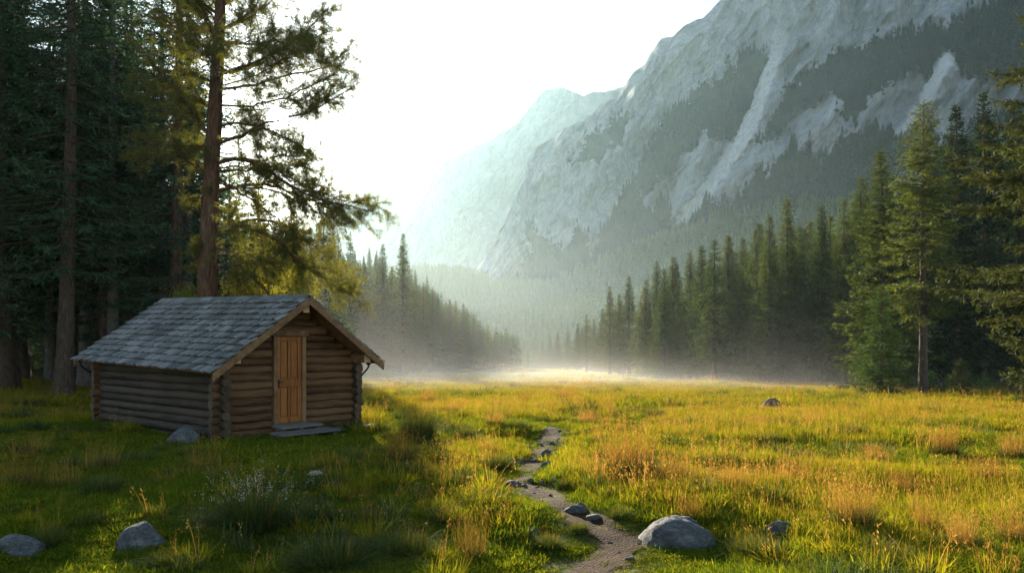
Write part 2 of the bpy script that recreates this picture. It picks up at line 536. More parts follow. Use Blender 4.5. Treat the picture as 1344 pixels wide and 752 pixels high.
def mountain(name, xs, ytop, ybot, Y0, tans, mat, rough, seed, rows=150, masks=None):
    """columns of a real slope: every column starts at distance Y0 and climbs backwards at the slope its cover has"""
    nc = len(xs)
    t = np.linspace(0, 1, rows)[:, None]
    PX = np.broadcast_to(xs[None, :], (rows, nc))
    PY = ybot[None, :] + (ytop - ybot)[None, :] * t
    wood, scree = (np.zeros((rows, nc)), np.zeros((rows, nc))) if masks is None else masks(PX, PY)
    tn = tans(PX, PY, wood, scree)
    D = np.zeros((rows, nc)); D[0] = Y0
    dy = (ytop - ybot) / (rows - 1)
    for r in range(1, rows):
        e = (HY - PY[r - 1]) / F
        D[r] = D[r - 1] + (-dy / F * D[r - 1]) / np.maximum(tn[r - 1] - e, 0.22)
    D = blur(np.pad(D, 8, mode='edge'), 8)[8:-8, 8:-8]
    ux, uy = PX / 60, PY / 60
    r1 = fbm(ux * 1.0 + uy * 0.6, uy * 0.45, seed=seed, octv=5, gain=0.55)
    r2 = fbm(ux * 5.0 + uy * 2.2, uy * 1.6, seed=seed + 5, octv=4, gain=0.6)
    r1 = 1 - 2 * np.abs(r1)
    amp = rough * (1 - 0.75 * wood) * (1 - 0.6 * scree)
    fade = sstep(0, 0.1, t)
    D = D * (1 - amp * fade * (0.026 * r1 + 0.0045 * r2))
    X = (PX - HX) / F * D
    Z = CAM_Z + (HY - PY) / F * D
    # the far side falls away behind the crest
    back_x, back_y, back_z = [X], [D], [Z]
    for k in range(1, 7):
        f = D[-1:] * (1 + 0.05 * k)
        back_x.append((xs[None, :] - HX) / F * f)
        back_y.append(f)
        back_z.append(Z[-1:] - (Z[-1:] - 20) * min(1, 0.03 * k * k))
    X, Y, Z = np.vstack(back_x), np.vstack(back_y), np.vstack(back_z)
    n = X.shape[0]
    g = Geo()
    ii, jj = np.meshgrid(np.arange(n - 1), np.arange(nc - 1), indexing='ij')
    q = (ii * nc + jj).ravel()
    g.add(np.stack([X, Y, Z], -1).reshape(-1, 3), np.stack([q, q + 1, q + nc + 1, q + nc], -1))
    o = g.obj(name, mat, smooth=True)
    tag(o, kind='structure')
    pad = lambda A: np.vstack([A, np.repeat(A[-1:], n - rows, 0)]).ravel().astype(np.float32)
    for nm, A in (('wood', wood), ('scree', scree)):
        at_ = o.data.attributes.new(nm, 'FLOAT', 'POINT')
        at_.data.foreach_set('value', pad(A))
    return PX, PY, D, wood

W1 = [(1016, 66), (985, 72), (950, 92), (925, 112), (898, 140), (868, 172), (845, 205), (825, 240), (806, 275), (792, 300), (838, 262), (858, 236), (888, 230), (905, 200), (925, 178), (950, 182), (975, 168), (1000, 120)]
W2 = [(1420, -60), (1300, 5), (1240, 30), (1190, 42), (1130, 60), (1085, 82), (1050, 104), (1028, 128), (1008, 158), (996, 190), (1022, 170), (1048, 150), (1068, 134), (1090, 122), (1104, 140), (1128, 158), (1148, 132), (1180, 108), (1214, 100), (1244, 66), (1252, 98), (1290, 110), (1420, 90)]
W3 = [(1420, 150), (1300, 150), (1248, 200), (1190, 170), (1150, 172), (1118, 180), (1096, 196), (1070, 216), (1062, 200), (1040, 194), (1000, 228), (980, 260), (930, 268), (880, 300), (830, 330), (760, 345), (740, 420), (1420, 420)]
W4 = [(838, 262), (860, 282), (876, 268), (888, 296), (840, 330), (790, 330), (792, 300)]
W5 = [(700, 290), (690, 345), (640, 420), (800, 420), (800, 320), (770, 335), (760, 300), (735, 330)]
W6 = [(818, 155), (790, 168), (760, 196), (748, 220), (790, 205), (820, 180)]
SC = [(1046, -70), (1040, 10), (1030, 60), (1012, 110), (1000, 150), (984, 190), (960, 222), (930, 262), (898, 300), (884, 300), (900, 268), (925, 236), (948, 205), (966, 178), (984, 140), (1000, 100), (1014, 55), (1018, 0), (1022, -70)]
SC2 = [(1244, 66), (1252, 80), (1215, 140), (1180, 190), (1168, 190), (1200, 140)]

def m1_masks(PX, PY):
    wx = PX + 9 * fbm(PX / 22, PY / 22, seed=31, octv=5, gain=0.65)
    wy = PY + 11 * fbm(PX / 14, PY / 26, seed=37, octv=5, gain=0.65)
    wood = np.zeros(PX.shape)
    for p in (W1, W2, W3, W4, W5, W6):
        wood = np.maximum(wood, poly_mask(wx, wy, p))
    sx_ = PX + 4 * fbm(PX / 9, PY / 16, seed=41, octv=4, gain=0.6); sy_ = PY
    scree = np.maximum(poly_mask(sx_, sy_, SC), poly_mask(sx_, sy_, SC2)).astype(float)
    wood = wood * (1 - scree)
    return wood, blur(scree, 1)

def tan1(PX, PY, wood, scree):
    t = 1.7 + 0.3 * vnoise(PX / 70, PY / 70, seed=3)
    t = t * (1 - wood) + wood * (0.95 - 0.0002 * PY)
    return t * (1 - scree) + scree * 1.0

xs = np.arange(535, 1600, 2.2)
sil = np.array([(535, 372), (560, 370), (620, 358), (650, 318), (675, 262), (690, 225), (700, 195), (725, 180), (760, 158), (790, 138), (812, 126), (820, 112), (832, 96), (846, 86), (852, 70), (868, 52), (884, 46), (898, 34), (922, 24), (940, 6), (958, -12), (1000, -40), (1050, -70), (1600, -95)], float)
ytop = np.interp(xs, sil[:, 0], sil[:, 1]) + 2.2 * fbm(xs / 14, xs * 0, seed=4, octv=3)
ybot = np.interp(xs, [535, 700, 760, 890, 1000, 1100, 1344, 1600], [385, 385, 375, 350, 335, 320, 290, 280])
Y0 = np.interp(xs, [535, 620, 700, 760, 890, 1000, 1100, 1344, 1600], [500, 450, 415, 395, 350, 312, 285, 245, 225])
MT1 = mountain_mat('limestone_mountain', (0.22, 0.225, 0.235), (0.33, 0.33, 0.335), (0.50, 0.485, 0.465))
MT2 = mountain_mat('far_rock', (0.07, 0.085, 0.10), (0.13, 0.145, 0.16), (0.3, 0.3, 0.3))
m1 = mountain('mountain', xs, ytop, ybot, Y0, tan1, MT1, 1.0, 11, rows=250, masks=m1_masks)

xs = np.arange(500, 900, 3.0)
sil = np.array([(500, 330), (528, 312), (545, 280), (562, 248), (575, 222), (588, 210), (604, 204), (622, 192), (642, 184), (660, 172), (680, 160), (692, 146), (702, 132), (716, 120), (738, 116), (754, 122), (766, 128), (780, 122), (800, 118), (816, 116), (900, 90)], float)
ytop = np.interp(xs, sil[:, 0], sil[:, 1]) + 2.0 * fbm(xs / 14, xs * 0, seed=9, octv=3)
mountain('mountain', xs, ytop, np.full(len(xs), 400.0), np.interp(xs, [500, 900], [900, 840]), lambda PX, PY, w_, s_: 2.4 + 0 * PX, MT2, 0.8, 51, rows=90)

xs = np.arange(380, 700, 3.0)
sil = np.array([(380, 320), (440, 275), (470, 262), (498, 238), (520, 214), (536, 200), (550, 194), (566, 196), (590, 208), (640, 230), (700, 250)], float)
ytop = np.interp(xs, sil[:, 0], sil[:, 1]) + 1.5 * fbm(xs / 12, xs * 0, seed=19, octv=3)
mountain('mountain', xs, ytop, np.full(len(xs), 400.0), np.full(len(xs), 1200.0), lambda PX, PY, w_, s_: 2.2 + 0 * PX, MT2, 0.8, 71, rows=70)

# ------------------------------------------------------------------ instanced masses (grass, far woods)
def scatter_group():
    ng = bpy.data.node_groups.new('scatter', 'GeometryNodeTree')
    ng.interface.new_socket(name='Geometry', in_out='INPUT', socket_type='NodeSocketGeometry')
    ng.interface.new_socket(name='Sources', in_out='INPUT', socket_type='NodeSocketCollection')
    ng.interface.new_socket(name='Geometry', in_out='OUTPUT', socket_type='NodeSocketGeometry')
    gi, go = ng.nodes.new('NodeGroupInput'), ng.nodes.new('NodeGroupOutput')
    ci = ng.nodes.new('GeometryNodeCollectionInfo')
    ci.inputs['Separate Children'].default_value = True
    ci.inputs['Reset Children'].default_value = True
    ng.links.new(gi.outputs[1], ci.inputs[0])
    iop = ng.nodes.new('GeometryNodeInstanceOnPoints')
    iop.inputs['Pick Instance'].default_value = True
    ng.links.new(gi.outputs[0], iop.inputs['Points'])
    ng.links.new(ci.outputs[0], iop.inputs['Instance'])
    for nm, ty, sk in (('idx', 'INT', 'Instance Index'), ('rot', 'FLOAT_VECTOR', 'Rotation'), ('scl', 'FLOAT_VECTOR', 'Scale')):
        na = ng.nodes.new('GeometryNodeInputNamedAttribute')
        na.data_type = ty
        na.inputs[0].default_value = nm
        ng.links.new(na.outputs[0], iop.inputs[sk])
    ng.links.new(iop.outputs[0], go.inputs[0])
    return ng
SCATTER = scatter_group()

def scatter(name, pts, rot, scl, idx, meshes, label=None, cat=None):
    me = bpy.data.meshes.new(name)
    me.vertices.add(len(pts))
    me.vertices.foreach_set('co', np.asarray(pts, np.float32).ravel())
    for nm, ty, key, val in (('idx', 'INT', 'value', np.asarray(idx, np.int32)), ('rot', 'FLOAT_VECTOR', 'vector', np.asarray(rot, np.float32).ravel()),
                             ('scl', 'FLOAT_VECTOR', 'vector', np.asarray(scl, np.float32).ravel())):
        a = me.attributes.new(nm, ty, 'POINT')
        a.data.foreach_set(key, val)
    c = bpy.data.collections.new(name + '_sources')
    for k, s in enumerate(meshes):
        c.objects.link(bpy.data.objects.new('%s_source_%s' % (name, 'abcdefghij'[k]), s))
    o = link(name, me)
    mod = o.modifiers.new('scatter', 'NODES')
    mod.node_group = SCATTER
    mod[[i.identifier for i in SCATTER.interface.items_tree if i.name == 'Sources'][0]] = c
    return tag(o, label, cat, kind='stuff')

# ------------------------------------------------------------------ tree builders
def spruce_mesh(name, seed, H, Rm, base, dz, tw=0.10, sides=4, mat='spruce', bark='bark', dead=0.0, trunk_r=None, card=1.0, prof=1.0, gap=0.0):
    rg = np.random.default_rng(seed)
    cr, tr = Geo(), Geo()
    tr_r = trunk_r or H * 0.0135
    zz = np.linspace(-0.3, H, 14)
    lean = rg.normal(size=2) * H * 0.006
    tx = np.stack([lean[0] * np.sin(zz / H * 3), lean[1] * np.sin(zz / H * 2.3), zz], 1)
    rr = tr_r * (1 - np.clip(zz / H, 0, 1)) ** 0.8 + 0.012
    rr[0] *= 1.5; rr[1] *= 1.1
    tube(tr, tx, rr, 9)
    z = base * H
    P_, D_, L_, W_ = [], [], [], []
    skip = 0
    if dead > 0:
        for zd in np.arange(dead * H, base * H, dz * 1.6):
            for _ in range(rg.integers(1, 4)):
                az = rg.uniform(0, 6.283); L = rg.uniform(0.3, 0.8) * Rm * 0.5
                u = np.linspace(0, 1, 4)[:, None]
                p = np.array([0, 0, zd]) + np.concatenate([np.cos(az) * u * L, np.sin(az) * u * L, -0.35 * L * u + 0.1 * L * u * u], 1)
                tube(tr, p, np.linspace(0.022, 0.005, 4), 3, cap=False)
    while z < H - 0.15:
        t = (z - base * H) / (H - base * H)
        if rg.random() < gap:
            z += dz * rg.uniform(0.8, 1.6)
        Lz = Rm * ((1 - t) ** prof) * min(1, 0.62 + 3.0 * t) + 0.07
        nb = rg.integers(5, 8) if t < 0.9 else 4
        a0 = rg.uniform(0, 6.28)
        for b in range(nb):
            az = a0 + b * 6.283 / nb + rg.normal() * 0.25
            L = Lz * rg.uniform(0.62, 1.12) * (1.0 if rg.random() > 0.06 else 0.55)
            a_ = -0.42 + 1.15 * t ** 1.3 + rg.normal() * 0.10
            b_ = 0.26 - 0.35 * t + rg.normal() * 0.05
            z0 = z + rg.normal() * dz * 0.3
            hd = np.array([np.cos(az), np.sin(az), 0.0]); sd = np.array([-hd[1], hd[0], 0.0])
            n = max(5, int(L / tw))
            u = np.sort(rg.uniform(0.10, 1.0, n)); u[-1] = 1.0
            bend = rg.normal() * 0.12
            def pos(u):
                return hd[None] * (u * L)[:, None] + sd[None] * (bend * L * u * u)[:, None] + np.array([0, 0, 1.0])[None] * (z0 + L * (a_ * u + b_ * u * u))[:, None]
            bp = pos(np.linspace(0, 1, 4))
            tube(tr, bp, np.linspace(0.008 + 0.011 * L, 0.004, 4), 3, cap=False)
            p = pos(u)
            sgn = np.where(rg.random(n) < 0.5, -1.0, 1.0)
            tl = np.minimum((0.34 * L * (1 - u) + 0.13) * rg.uniform(0.7, 1.25, n), 0.95)
            td = hd[None] * rg.uniform(0.45, 0.95, n)[:, None] + sd[None] * (sgn * rg.uniform(0.35, 1.0, n))[:, None]
            td[:, 2] = -0.28 + 0.35 * t + 0.22 * rg.normal(size=n)
            td[-1] = hd + np.array([0, 0, a_ + 2 * b_])
            td = norm(td)
            P_.append(p); D_.append(td); L_.append(tl); W_.append(np.full(n, 0.045 * card))
            k = sides
            v_ = rg.uniform(0.05, 0.95, (n, k))
            pp = (p[:, None] + td[:, None] * (v_ * tl[:, None])[..., None]).reshape(-1, 3)
            dd = (td[:, None] * 0.75 + rg.normal(size=(n, k, 3)) * np.array([0.55, 0.55, 0.42])).reshape(-1, 3)
            dd[:, 2] -= 0.12
            P_.append(pp); D_.append(norm(dd)); tf = 0.42 + 0.58 * min(1, (1 - t) * 2.2); L_.append(rg.uniform(0.10, 0.22, n * k) * (0.6 + 0.4 * card) * tf); W_.append(rg.uniform(0.028, 0.05, n * k) * card * tf)
        z += dz * rg.uniform(0.75, 1.25) * (0.6 + 0.4 * (1 - t))
    # leader
    P_.append(np.stack([np.full(14, 0.0), np.full(14, 0.0), H - rg.uniform(0.1, 0.6, 14)], 1)); dd = rg.normal(size=(14, 3)) * 0.28; dd[:, 2] = 1
    D_.append(norm(dd)); L_.append(rg.uniform(0.15, 0.35, 14)); W_.append(np.full(14, 0.035))
    P = np.concatenate(P_); D = np.concatenate(D_)
    off = np.stack([np.interp(P[:, 2], zz, tx[:, 0]), np.interp(P[:, 2], zz, tx[:, 1]), 0 * P[:, 2]], 1)
    Nr = rg.normal(size=P.shape) * 0.55; Nr[:, 2] += 1
    diamonds(cr, P + off, D, np.concatenate(L_), np.concatenate(W_), Nr)
    return tr.mesh(name + '_trunk', M[bark], True), cr.mesh(name + '_crown', M[mat])

def put_tree(kind, meshes, x, y, scale, rz, label, cat='spruce tree', group=None, z=None):
    o = thing(kind, label, cat, (x, y, (gz(x, y) if z is None else z) - 0.05), rz, group, scale)
    link('trunk', meshes[0], o)
    link('crown', meshes[1], o)
    return o

# ------------------------------------------------------------------ far woods
def low_spruce(name, seed, mat):
    rg = np.random.default_rng(seed)
    g = Geo()
    P_, D_, L_ = [], [], []
    for z in np.arange(0.08, 0.98, 0.045):
        n = 7
        az = rg.uniform(0, 6.283, n)
        L = 0.20 * (1 - z) ** 0.8 * rg.uniform(0.6, 1.2, n) + 0.015
        P_.append(np.stack([0 * az, 0 * az, np.full(n, z + 0.03)], 1))
        D_.append(np.stack([np.cos(az), np.sin(az), rg.uniform(-0.7, -0.1, n)], 1)); L_.append(L)
    P = np.concatenate(P_); L = np.concatenate(L_)
    diamonds(g, P, np.concatenate(D_), L, 0.10 * (L / 0.2) + 0.03, np.array([0, 0, 1.0]) + rg.normal(size=P.shape) * 0.4, mid=0.6)
    tube(g, [(0, 0, -0.1), (0, 0, 0.97)], [0.015, 0.004], 4, cap=False)
    return g.mesh(name, M[mat])
FARV = [low_spruce('valley_spruce_%s' % k, 60 + i, 'valley_spruce') for i, k in enumerate('abcd')]
FAR = [low_spruce('far_spruce_%s' % k, 40 + i, 'far_spruce') for i, k in enumerate('abcd')]

# on the mountain, wherever its ground is wooded
PX, PY, D, wood = m1
rows, nc = PX.shape
cand = np.argwhere((wood > 0.5))
areaw = D[cand[:, 0], cand[:, 1]] ** -0.5
n_m = 11000
pick = cand[rng.choice(len(cand), n_m, p=areaw / areaw.sum())]
fr = rng.random(n_m); fc = rng.random(n_m)
r0 = np.minimum(pick[:, 0], rows - 2); c0 = np.minimum(pick[:, 1], nc - 2)
def bil(A):
    return A[r0, c0] * (1 - fr) * (1 - fc) + A[r0 + 1, c0] * fr * (1 - fc) + A[r0, c0 + 1] * (1 - fr) * fc + A[r0 + 1, c0 + 1] * fr * fc
pd, ppx, ppy = bil(D), bil(PX), bil(PY)
mp = np.stack([(ppx - HX) / F * pd, pd, CAM_Z + (HY - ppy) / F * pd - 0.1], 1)
sc = rng.uniform(3.0, 6.6, n_m)
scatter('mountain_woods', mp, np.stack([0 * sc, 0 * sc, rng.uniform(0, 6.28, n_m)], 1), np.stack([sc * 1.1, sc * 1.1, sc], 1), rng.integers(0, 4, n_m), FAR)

# foothills and valley floor
n_f = 26000
fx = rng.uniform(-150, 190, n_f); fy = rng.uniform(85, 475, n_f) 
xs_l = -12 + 0.13 * (np.minimum(fy, 190) - 90)
open_meadow = (fy < 212) & (fx > xs_l + 1) & (fx < 23)
vis = (np.abs(fx) / fy < 0.78)
keep = vis & ~open_meadow & ~((fy < 100) & (fx < 0)) & ~((fx > 0) & (fy < 110)) 
keep &= rng.random(n_f) < np.where(fy < 230, 0.75, 0.9)
fx, fy = fx[keep], fy[keep]
fs = rng.uniform(3.2, 6.2, len(fx)) * (0.85 + 0.25 * vnoise(fx * 0.05, fy * 0.05, seed=77))
fs = np.where((fx < xs_l[keep] + 8) & (fy < 212), fs * 1.35, fs)
scatter('valley_woods', np.stack([fx, fy, ground_z(fx, fy) - 0.1], 1), np.stack([0 * fs, 0 * fs, rng.uniform(0, 6.28, len(fx))], 1),
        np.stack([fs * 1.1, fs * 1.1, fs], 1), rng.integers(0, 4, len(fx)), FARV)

# ------------------------------------------------------------------ spruces one can tell apart
SP = [spruce_mesh('spruce_a', 1, 13.0, 2.3, 0.08, 0.22, 0.075, 4, card=1.7), spruce_mesh('spruce_b', 2, 13.0, 2.0, 0.12, 0.24, 0.075, 4, gap=0.12, card=1.7),
      spruce_mesh('spruce_c', 3, 13.0, 2.6, 0.06, 0.22, 0.075, 4, card=1.7), spruce_mesh('spruce_d', 4, 13.0, 2.15, 0.18, 0.24, 0.075, 4, dead=0.05, gap=0.15, card=1.7)]
BARE = spruce_mesh('bare_foot_spruce', 9, 14.0, 2.5, 0.28, 0.24, 0.07, 5, dead=0.12, trunk_r=0.19, prof=0.72, gap=0.1, card=1.25)
YOUNG = spruce_mesh('young_spruce', 12, 5.2, 1.35, 0.03, 0.17, 0.065, 5, 'young', card=0.9, prof=0.8)
SAPL = spruce_mesh('sapling_spruce', 13, 1.7, 0.55, 0.04, 0.12, 0.05, 4, card=0.55)
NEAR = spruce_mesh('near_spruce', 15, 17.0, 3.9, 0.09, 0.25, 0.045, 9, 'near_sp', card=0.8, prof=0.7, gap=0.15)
TALL = [spruce_mesh('tall_forest_spruce', 21 + k, 24.0, 3.6, b_, 0.42, 0.12, 4, 'forest', bk, dead=0.03, trunk_r=0.27, card=1.25, prof=0.6, gap=0.12)
        for k, (b_, bk) in enumerate([(0.12, 'bark'), (0.2, 'bark'), (0.26, 'pale_bark')])]

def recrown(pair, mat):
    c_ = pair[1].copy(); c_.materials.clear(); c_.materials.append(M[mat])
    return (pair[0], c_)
SPD = [recrown(p_, 'shade_tinted_spruce') for p_ in SP]  # same spruces again, crowns recoloured darker to stand for shade

def tree_px(meshes, H0, px, ytop_, Y, label, kind='spruce', group=None, cat='spruce tree', wide=1.0):
    x = (px - HX) / F * Y
    z = gz(x, Y) - 0.05
    h = CAM_Z + (HY - ytop_) / F * Y - z
    s = h / H0
    return put_tree(kind, meshes, x, Y, (s * wide, s * wide, s), rng.uniform(0, 6.28), label, cat, group, z)

# right-hand wood: the trees that stand out first
tree_px(BARE, 14.0, 1212, 132, 35.0, 'tall sunlit spruce with a long bare lower trunk standing free at the meadow edge', wide=1.05)
tree_px(YOUNG, 5.2, 1156, 372, 34.0, 'young bushy green spruce left of the bare-trunked tall spruce, branches reaching the ground')
tree_px(SAPL, 1.7, 1262, 468, 33.0, 'tiny spruce sapling right of the foot of the bare-trunked tall spruce')
tree_px(SP[2], 13, 1152, 196, 40.0, 'broad tall spruce directly behind the young bushy spruce', wide=1.15)
tree_px(SPD[0], 13, 1254, 138, 42.0, 'tall shade-tinted spruce close behind the bare-trunked sunlit spruce, to its right')
tree_px(SPD[1], 13, 1290, 120, 45.0, 'tall shade-tinted spruce between the bare-trunked spruce and the big near spruce')
put_tree('spruce', NEAR, 13.7, 17.0, 1.0, 0.7, 'big near spruce cut by the picture edge, with heavy drooping lit boughs', z=gz(13.7, 17.0))
tree_px(SP[0], 13, 1034, 260, 57.0, 'tallest spruce of the middle wood, with a sharp dark top', wide=1.1)
tree_px(SP[2], 13, 1012, 282, 56.0, 'spruce leaning on the left side of the tallest middle spruce')
tree_px(SP[3], 13, 938, 314, 60.0, 'pale-lit spruce with a visible bare trunk at the front of the misty wood', wide=1.25)
tree_px(SP[1], 13, 1078, 270, 53.0, 'slim pointed spruce right of the tallest middle spruce', wide=1.1)
tree_px(SP[3], 13, 1108, 260, 50.0, 'slim spruce between the pointed one and the broad tall one')
G_R = 'spruces in the misty wood at the right edge of the meadow'
L_R = 'spruce in the misty wood along the right edge of the meadow'
for px, yt, Y in ((800, 375, 92), (812, 385, 96), (826, 362, 90), (850, 366, 80), (862, 342, 84), (886, 336, 78), (872, 352, 72), (905, 330, 74), (920, 322, 70),
                  (958, 308, 66), (975, 312, 70), (992, 300, 66), (1000, 292, 72), (1052, 296, 62), (1064, 290, 66), (1090, 282, 60), (1122, 262, 56), (1135, 230, 52),
                  (770, 412, 128), (780, 418, 138), (758, 424, 150), (745, 430, 165), (732, 436, 178), (722, 440, 190), (712, 446, 198), (704, 450, 204), (790, 404, 118), (764, 430, 160)):
    tree_px(SP[rng.integers(0, 4)], 13, px, yt, Y, L_R, group=G_R, wide=rng.uniform(1.05, 1.3))
G_D = 'shade-tinted spruces packed behind the front row of the right wood'
L_D = 'shade-tinted spruce packed deep inside the wood on the right'
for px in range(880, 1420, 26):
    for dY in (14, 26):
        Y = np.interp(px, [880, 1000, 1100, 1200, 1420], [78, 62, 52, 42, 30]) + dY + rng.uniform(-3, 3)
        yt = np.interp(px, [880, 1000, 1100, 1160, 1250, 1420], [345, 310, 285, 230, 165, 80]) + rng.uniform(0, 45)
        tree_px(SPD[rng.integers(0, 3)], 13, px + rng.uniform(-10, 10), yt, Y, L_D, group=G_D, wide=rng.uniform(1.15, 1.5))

# left misty hillside
tree_px(SP[1], 13, 529, 306, 92, 'tallest misty spruce left of the valley mouth, with a tiered ragged top', wide=1.0)
tree_px(SP[0], 13, 503, 320, 96, 'misty spruce just left of the tallest tiered one')
tree_px(SP[2], 13, 675, 438, 182, 'last small spruce of the left row, standing at the valley mouth', wide=1.0)
G_L = 'misty spruces on the left side of the valley'
L_L = 'blue-grey misty spruce in the row left of the valley mouth'
for px, yt, Y in ((480, 345, 98), (462, 350, 94), (448, 340, 100), (515, 350, 104), (545, 372, 98), (556, 370, 104), (568, 385, 106), (575, 384, 112), (590, 392, 114), (598, 394, 120), (608, 398, 122),
                  (622, 412, 130), (630, 420, 138), (640, 430, 146), (650, 436, 152), (658, 436, 160), (664, 440, 170), (612, 404, 136), (585, 402, 128), (540, 385, 112), (436, 330, 102), (420, 338, 96)):
    tree_px(SP[rng.integers(0, 4)], 13, px, yt, Y, L_L, group=G_L, wide=rng.uniform(0.95, 1.2))
G_H = 'misty spruces high on the left hillside'
L_H = 'faint misty spruce on the hillside behind the left row'
for k in range(46):
    px = rng.uniform(380, 600); Y = rng.uniform(112, 175)
    x = (px - HX) / F * Y
    put_tree('spruce', SP[rng.integers(0, 4)], x, Y, rng.uniform(0.5, 0.85), rng.uniform(0, 6), L_H, group=G_H)

# left deep forest
G_F = 'tall dark spruces of the forest behind the cabin'
L_F = 'tall dark spruce inside the shaded forest left of the cabin'
front = [(-21.5, 32.5, 0), (-16.2, 27.5, 1), (-17.8, 34, 2), (-14.9, 35.0, 2), (-24.5, 37, 1), (-18.4, 25.0, 0), (-22.8, 29, 0), (-14.0, 31.5, 0)]
tree_px(TALL[1], 24, 14, -330, 33.0, 'thick tall spruce with bare leaning trunk, outermost of the dark forest')
for x, y, k in front:
    put_tree('spruce', TALL[k], x, y, rng.uniform(0.85, 1.05), rng.uniform(0, 6), L_F, group=G_F)
for k in range(46):
    Y = rng.uniform(33, 66)
    px = rng.uniform(-60, 232) if k < 34 else rng.uniform(-140, 60)
    put_tree('spruce', TALL[rng.integers(0, 3)], (px - HX) / F * Y, Y, rng.uniform(0.8, 1.15), rng.uniform(0, 6), L_F, group=G_F)

# ------------------------------------------------------------------ leafy young trees and shrubs
def leafy_mesh(name, seed, H, Rm, mat, bark, nl, leaf=0.085, base=0.12, stems=1):
    rg = np.random.default_rng(seed)
    tr, cr = Geo(), Geo()
    tips = []
    for s in range(stems):
        off = rg.normal(size=2) * (0.12 * Rm if stems > 1 else 0)
        ln = rg.normal(size=2) * 0.12 * Rm + off * 2
        zz = np.linspace(-0.15, H * rg.uniform(0.8, 1.0), 8)
        st = np.stack([off[0] + ln[0] * (zz / H) ** 2, off[1] + ln[1] * (zz / H) ** 2, zz], 1)
        tube(tr, st, np.linspace(0.012 * H + 0.006, 0.006, 8), 6)
        for _ in range(int(26 / stems) + 6):
            t = rg.uniform(base, 0.97)
            p0 = np.array([np.interp(t * zz[-1], zz, st[:, k]) for k in range(3)])
            az = rg.uniform(0, 6.283)
            L = Rm * (1.05 - t) ** 0.6 * rg.uniform(0.5, 1.1)
            u = np.linspace(0, 1, 5)[:, None]
            pts = p0 + np.concatenate([np.cos(az) * L * u, np.sin(az) * L * u, L * (0.5 * u - 0.25 * u * u)], 1)
            tube(tr, pts, np.linspace(0.006 + 0.005 * L, 0.003, 5), 4, cap=False)
            for k in range(7):
                tips.append(pts[0] + (pts[-1] - pts[0]) * rg.uniform(0.3, 1.05) + rg.normal(size=3) * 0.16 * Rm * np.array([1, 1, 0.7]))
    tips = np.array(tips)
    k = rg.integers(0, len(tips), nl)
    P = tips[k] + rg.normal(size=(nl, 3)) * 0.10 * Rm
    P[:, 2] = np.maximum(P[:, 2], 0.04)
    D = rg.normal(size=(nl, 3)); D[:, 2] -= 0.4
    diamonds(cr, P, D, rg.uniform(0.6, 1.3, nl) * leaf, rg.uniform(0.35, 0.7, nl) * leaf, rg.normal(size=(nl, 3)), mid=0.45)
    return tr.mesh(name + '_trunk', M[bark], True), cr.mesh(name + '_crown', M[mat])

GOLD = [leafy_mesh('gold_tree_a', 5, 7.5, 1.9, 'gold_leaf', 'bark', 11000, 0.10, 0.2), leafy_mesh('gold_tree_b', 6, 6.0, 1.7, 'gold_leaf', 'bark', 9000, 0.10, 0.15)]
for px, Y, k, s, lab in ((352, 29.5, 0, 1.0, 'yellow-green leafy young tree glowing behind the big pine trunk'),
                         (312, 31.0, 1, 0.95, 'yellow-green leafy tree half hidden by the pine trunk, on its right'),
                         (246, 27.0, 1, 0.75, 'low yellow-green leafy tree left of the big pine trunk'),
                         (400, 34.0, 1, 1.05, 'yellow-green leafy tree behind the lowest drooping pine bough')):
    put_tree('leafy_tree', GOLD[k], (px - HX) / F * Y, Y, s, rng.uniform(0, 6), lab, 'tree')
tree_px(SP[2], 13, 385, 275, 44, 'sunlit spruce behind the big pine, below the sun', wide=1.2)
tree_px(SP[0], 13, 340, 235, 50, 'spruce behind the big pine, right of its trunk', wide=1.2)
tree_px(SP[3], 13, 425, 262, 60, 'spruce at the right end of the forest behind the cabin', wide=1.2)
tree_px(SP[1], 13, 300, 215, 46, 'spruce hidden behind the big pine trunk', wide=1.3)
tree_px(SP[2], 13, 262, 90, 43, 'tall spruce left of the big pine trunk, at the edge of the dark forest', wide=1.3)

SHR = [leafy_mesh('shrub_a', 31, 0.95, 0.55, 'shrub', 'bark', 2200, 0.06, 0.05, 4), leafy_mesh('shrub_b', 32, 0.75, 0.5, 'shrub', 'bark', 1800, 0.055, 0.05, 4),
       leafy_mesh('seedling', 33, 0.55, 0.2, 'shrub', 'bark', 130, 0.06, 0.2, 1)]
def put_shrub(k, px, py, s, label, group=None):
    x, y = on_ground(px, py)
    o = thing('shrub', label, 'shrub', (x, y, gz(x, y) - 0.02), rng.uniform(0, 6), group, s)
    link('stem', SHR[k][0], o); link('foliage', SHR[k][1], o)
put_shrub(0, 1221, 521, 1.25, 'green shrub growing against the foot of the bare-trunked tall spruce')
put_shrub(1, 1244, 523, 1.1, 'low round shrub between the bare-trunked spruce and the tiny sapling')
put_shrub(1, 1286, 517, 1.2, 'dark low shrub right of the tiny spruce sapling')
put_shrub(2, 511, 506, 0.9, 'thin leafy seedling alone in the meadow, right of the cabin')
for px, py in ((12, 500), (40, 503), (64, 498), (88, 502), (100, 497), (-20, 502)):
    put_shrub(rng.integers(0, 2), px, py, rng.uniform(1.1, 2.0), 'dark shrub in the shade at the foot of the left forest', 'shrubs at the foot of the left forest')
for k in range(22):
    Y_ = rng.uniform(44, 62); x = (rng.uniform(-30, 235) - HX) / F * Y_
    o = thing('shrub', 'tall dark shrub deep between the trunks of the left forest', 'shrub', (x, Y_, gz(x, Y_) - 0.02), rng.uniform(0, 6), 'shrubs deep in the left forest', rng.uniform(2.5, 4.2))
    link('stem', SHR[k % 2][0], o); link('foliage', SHR[k % 2][1], o)
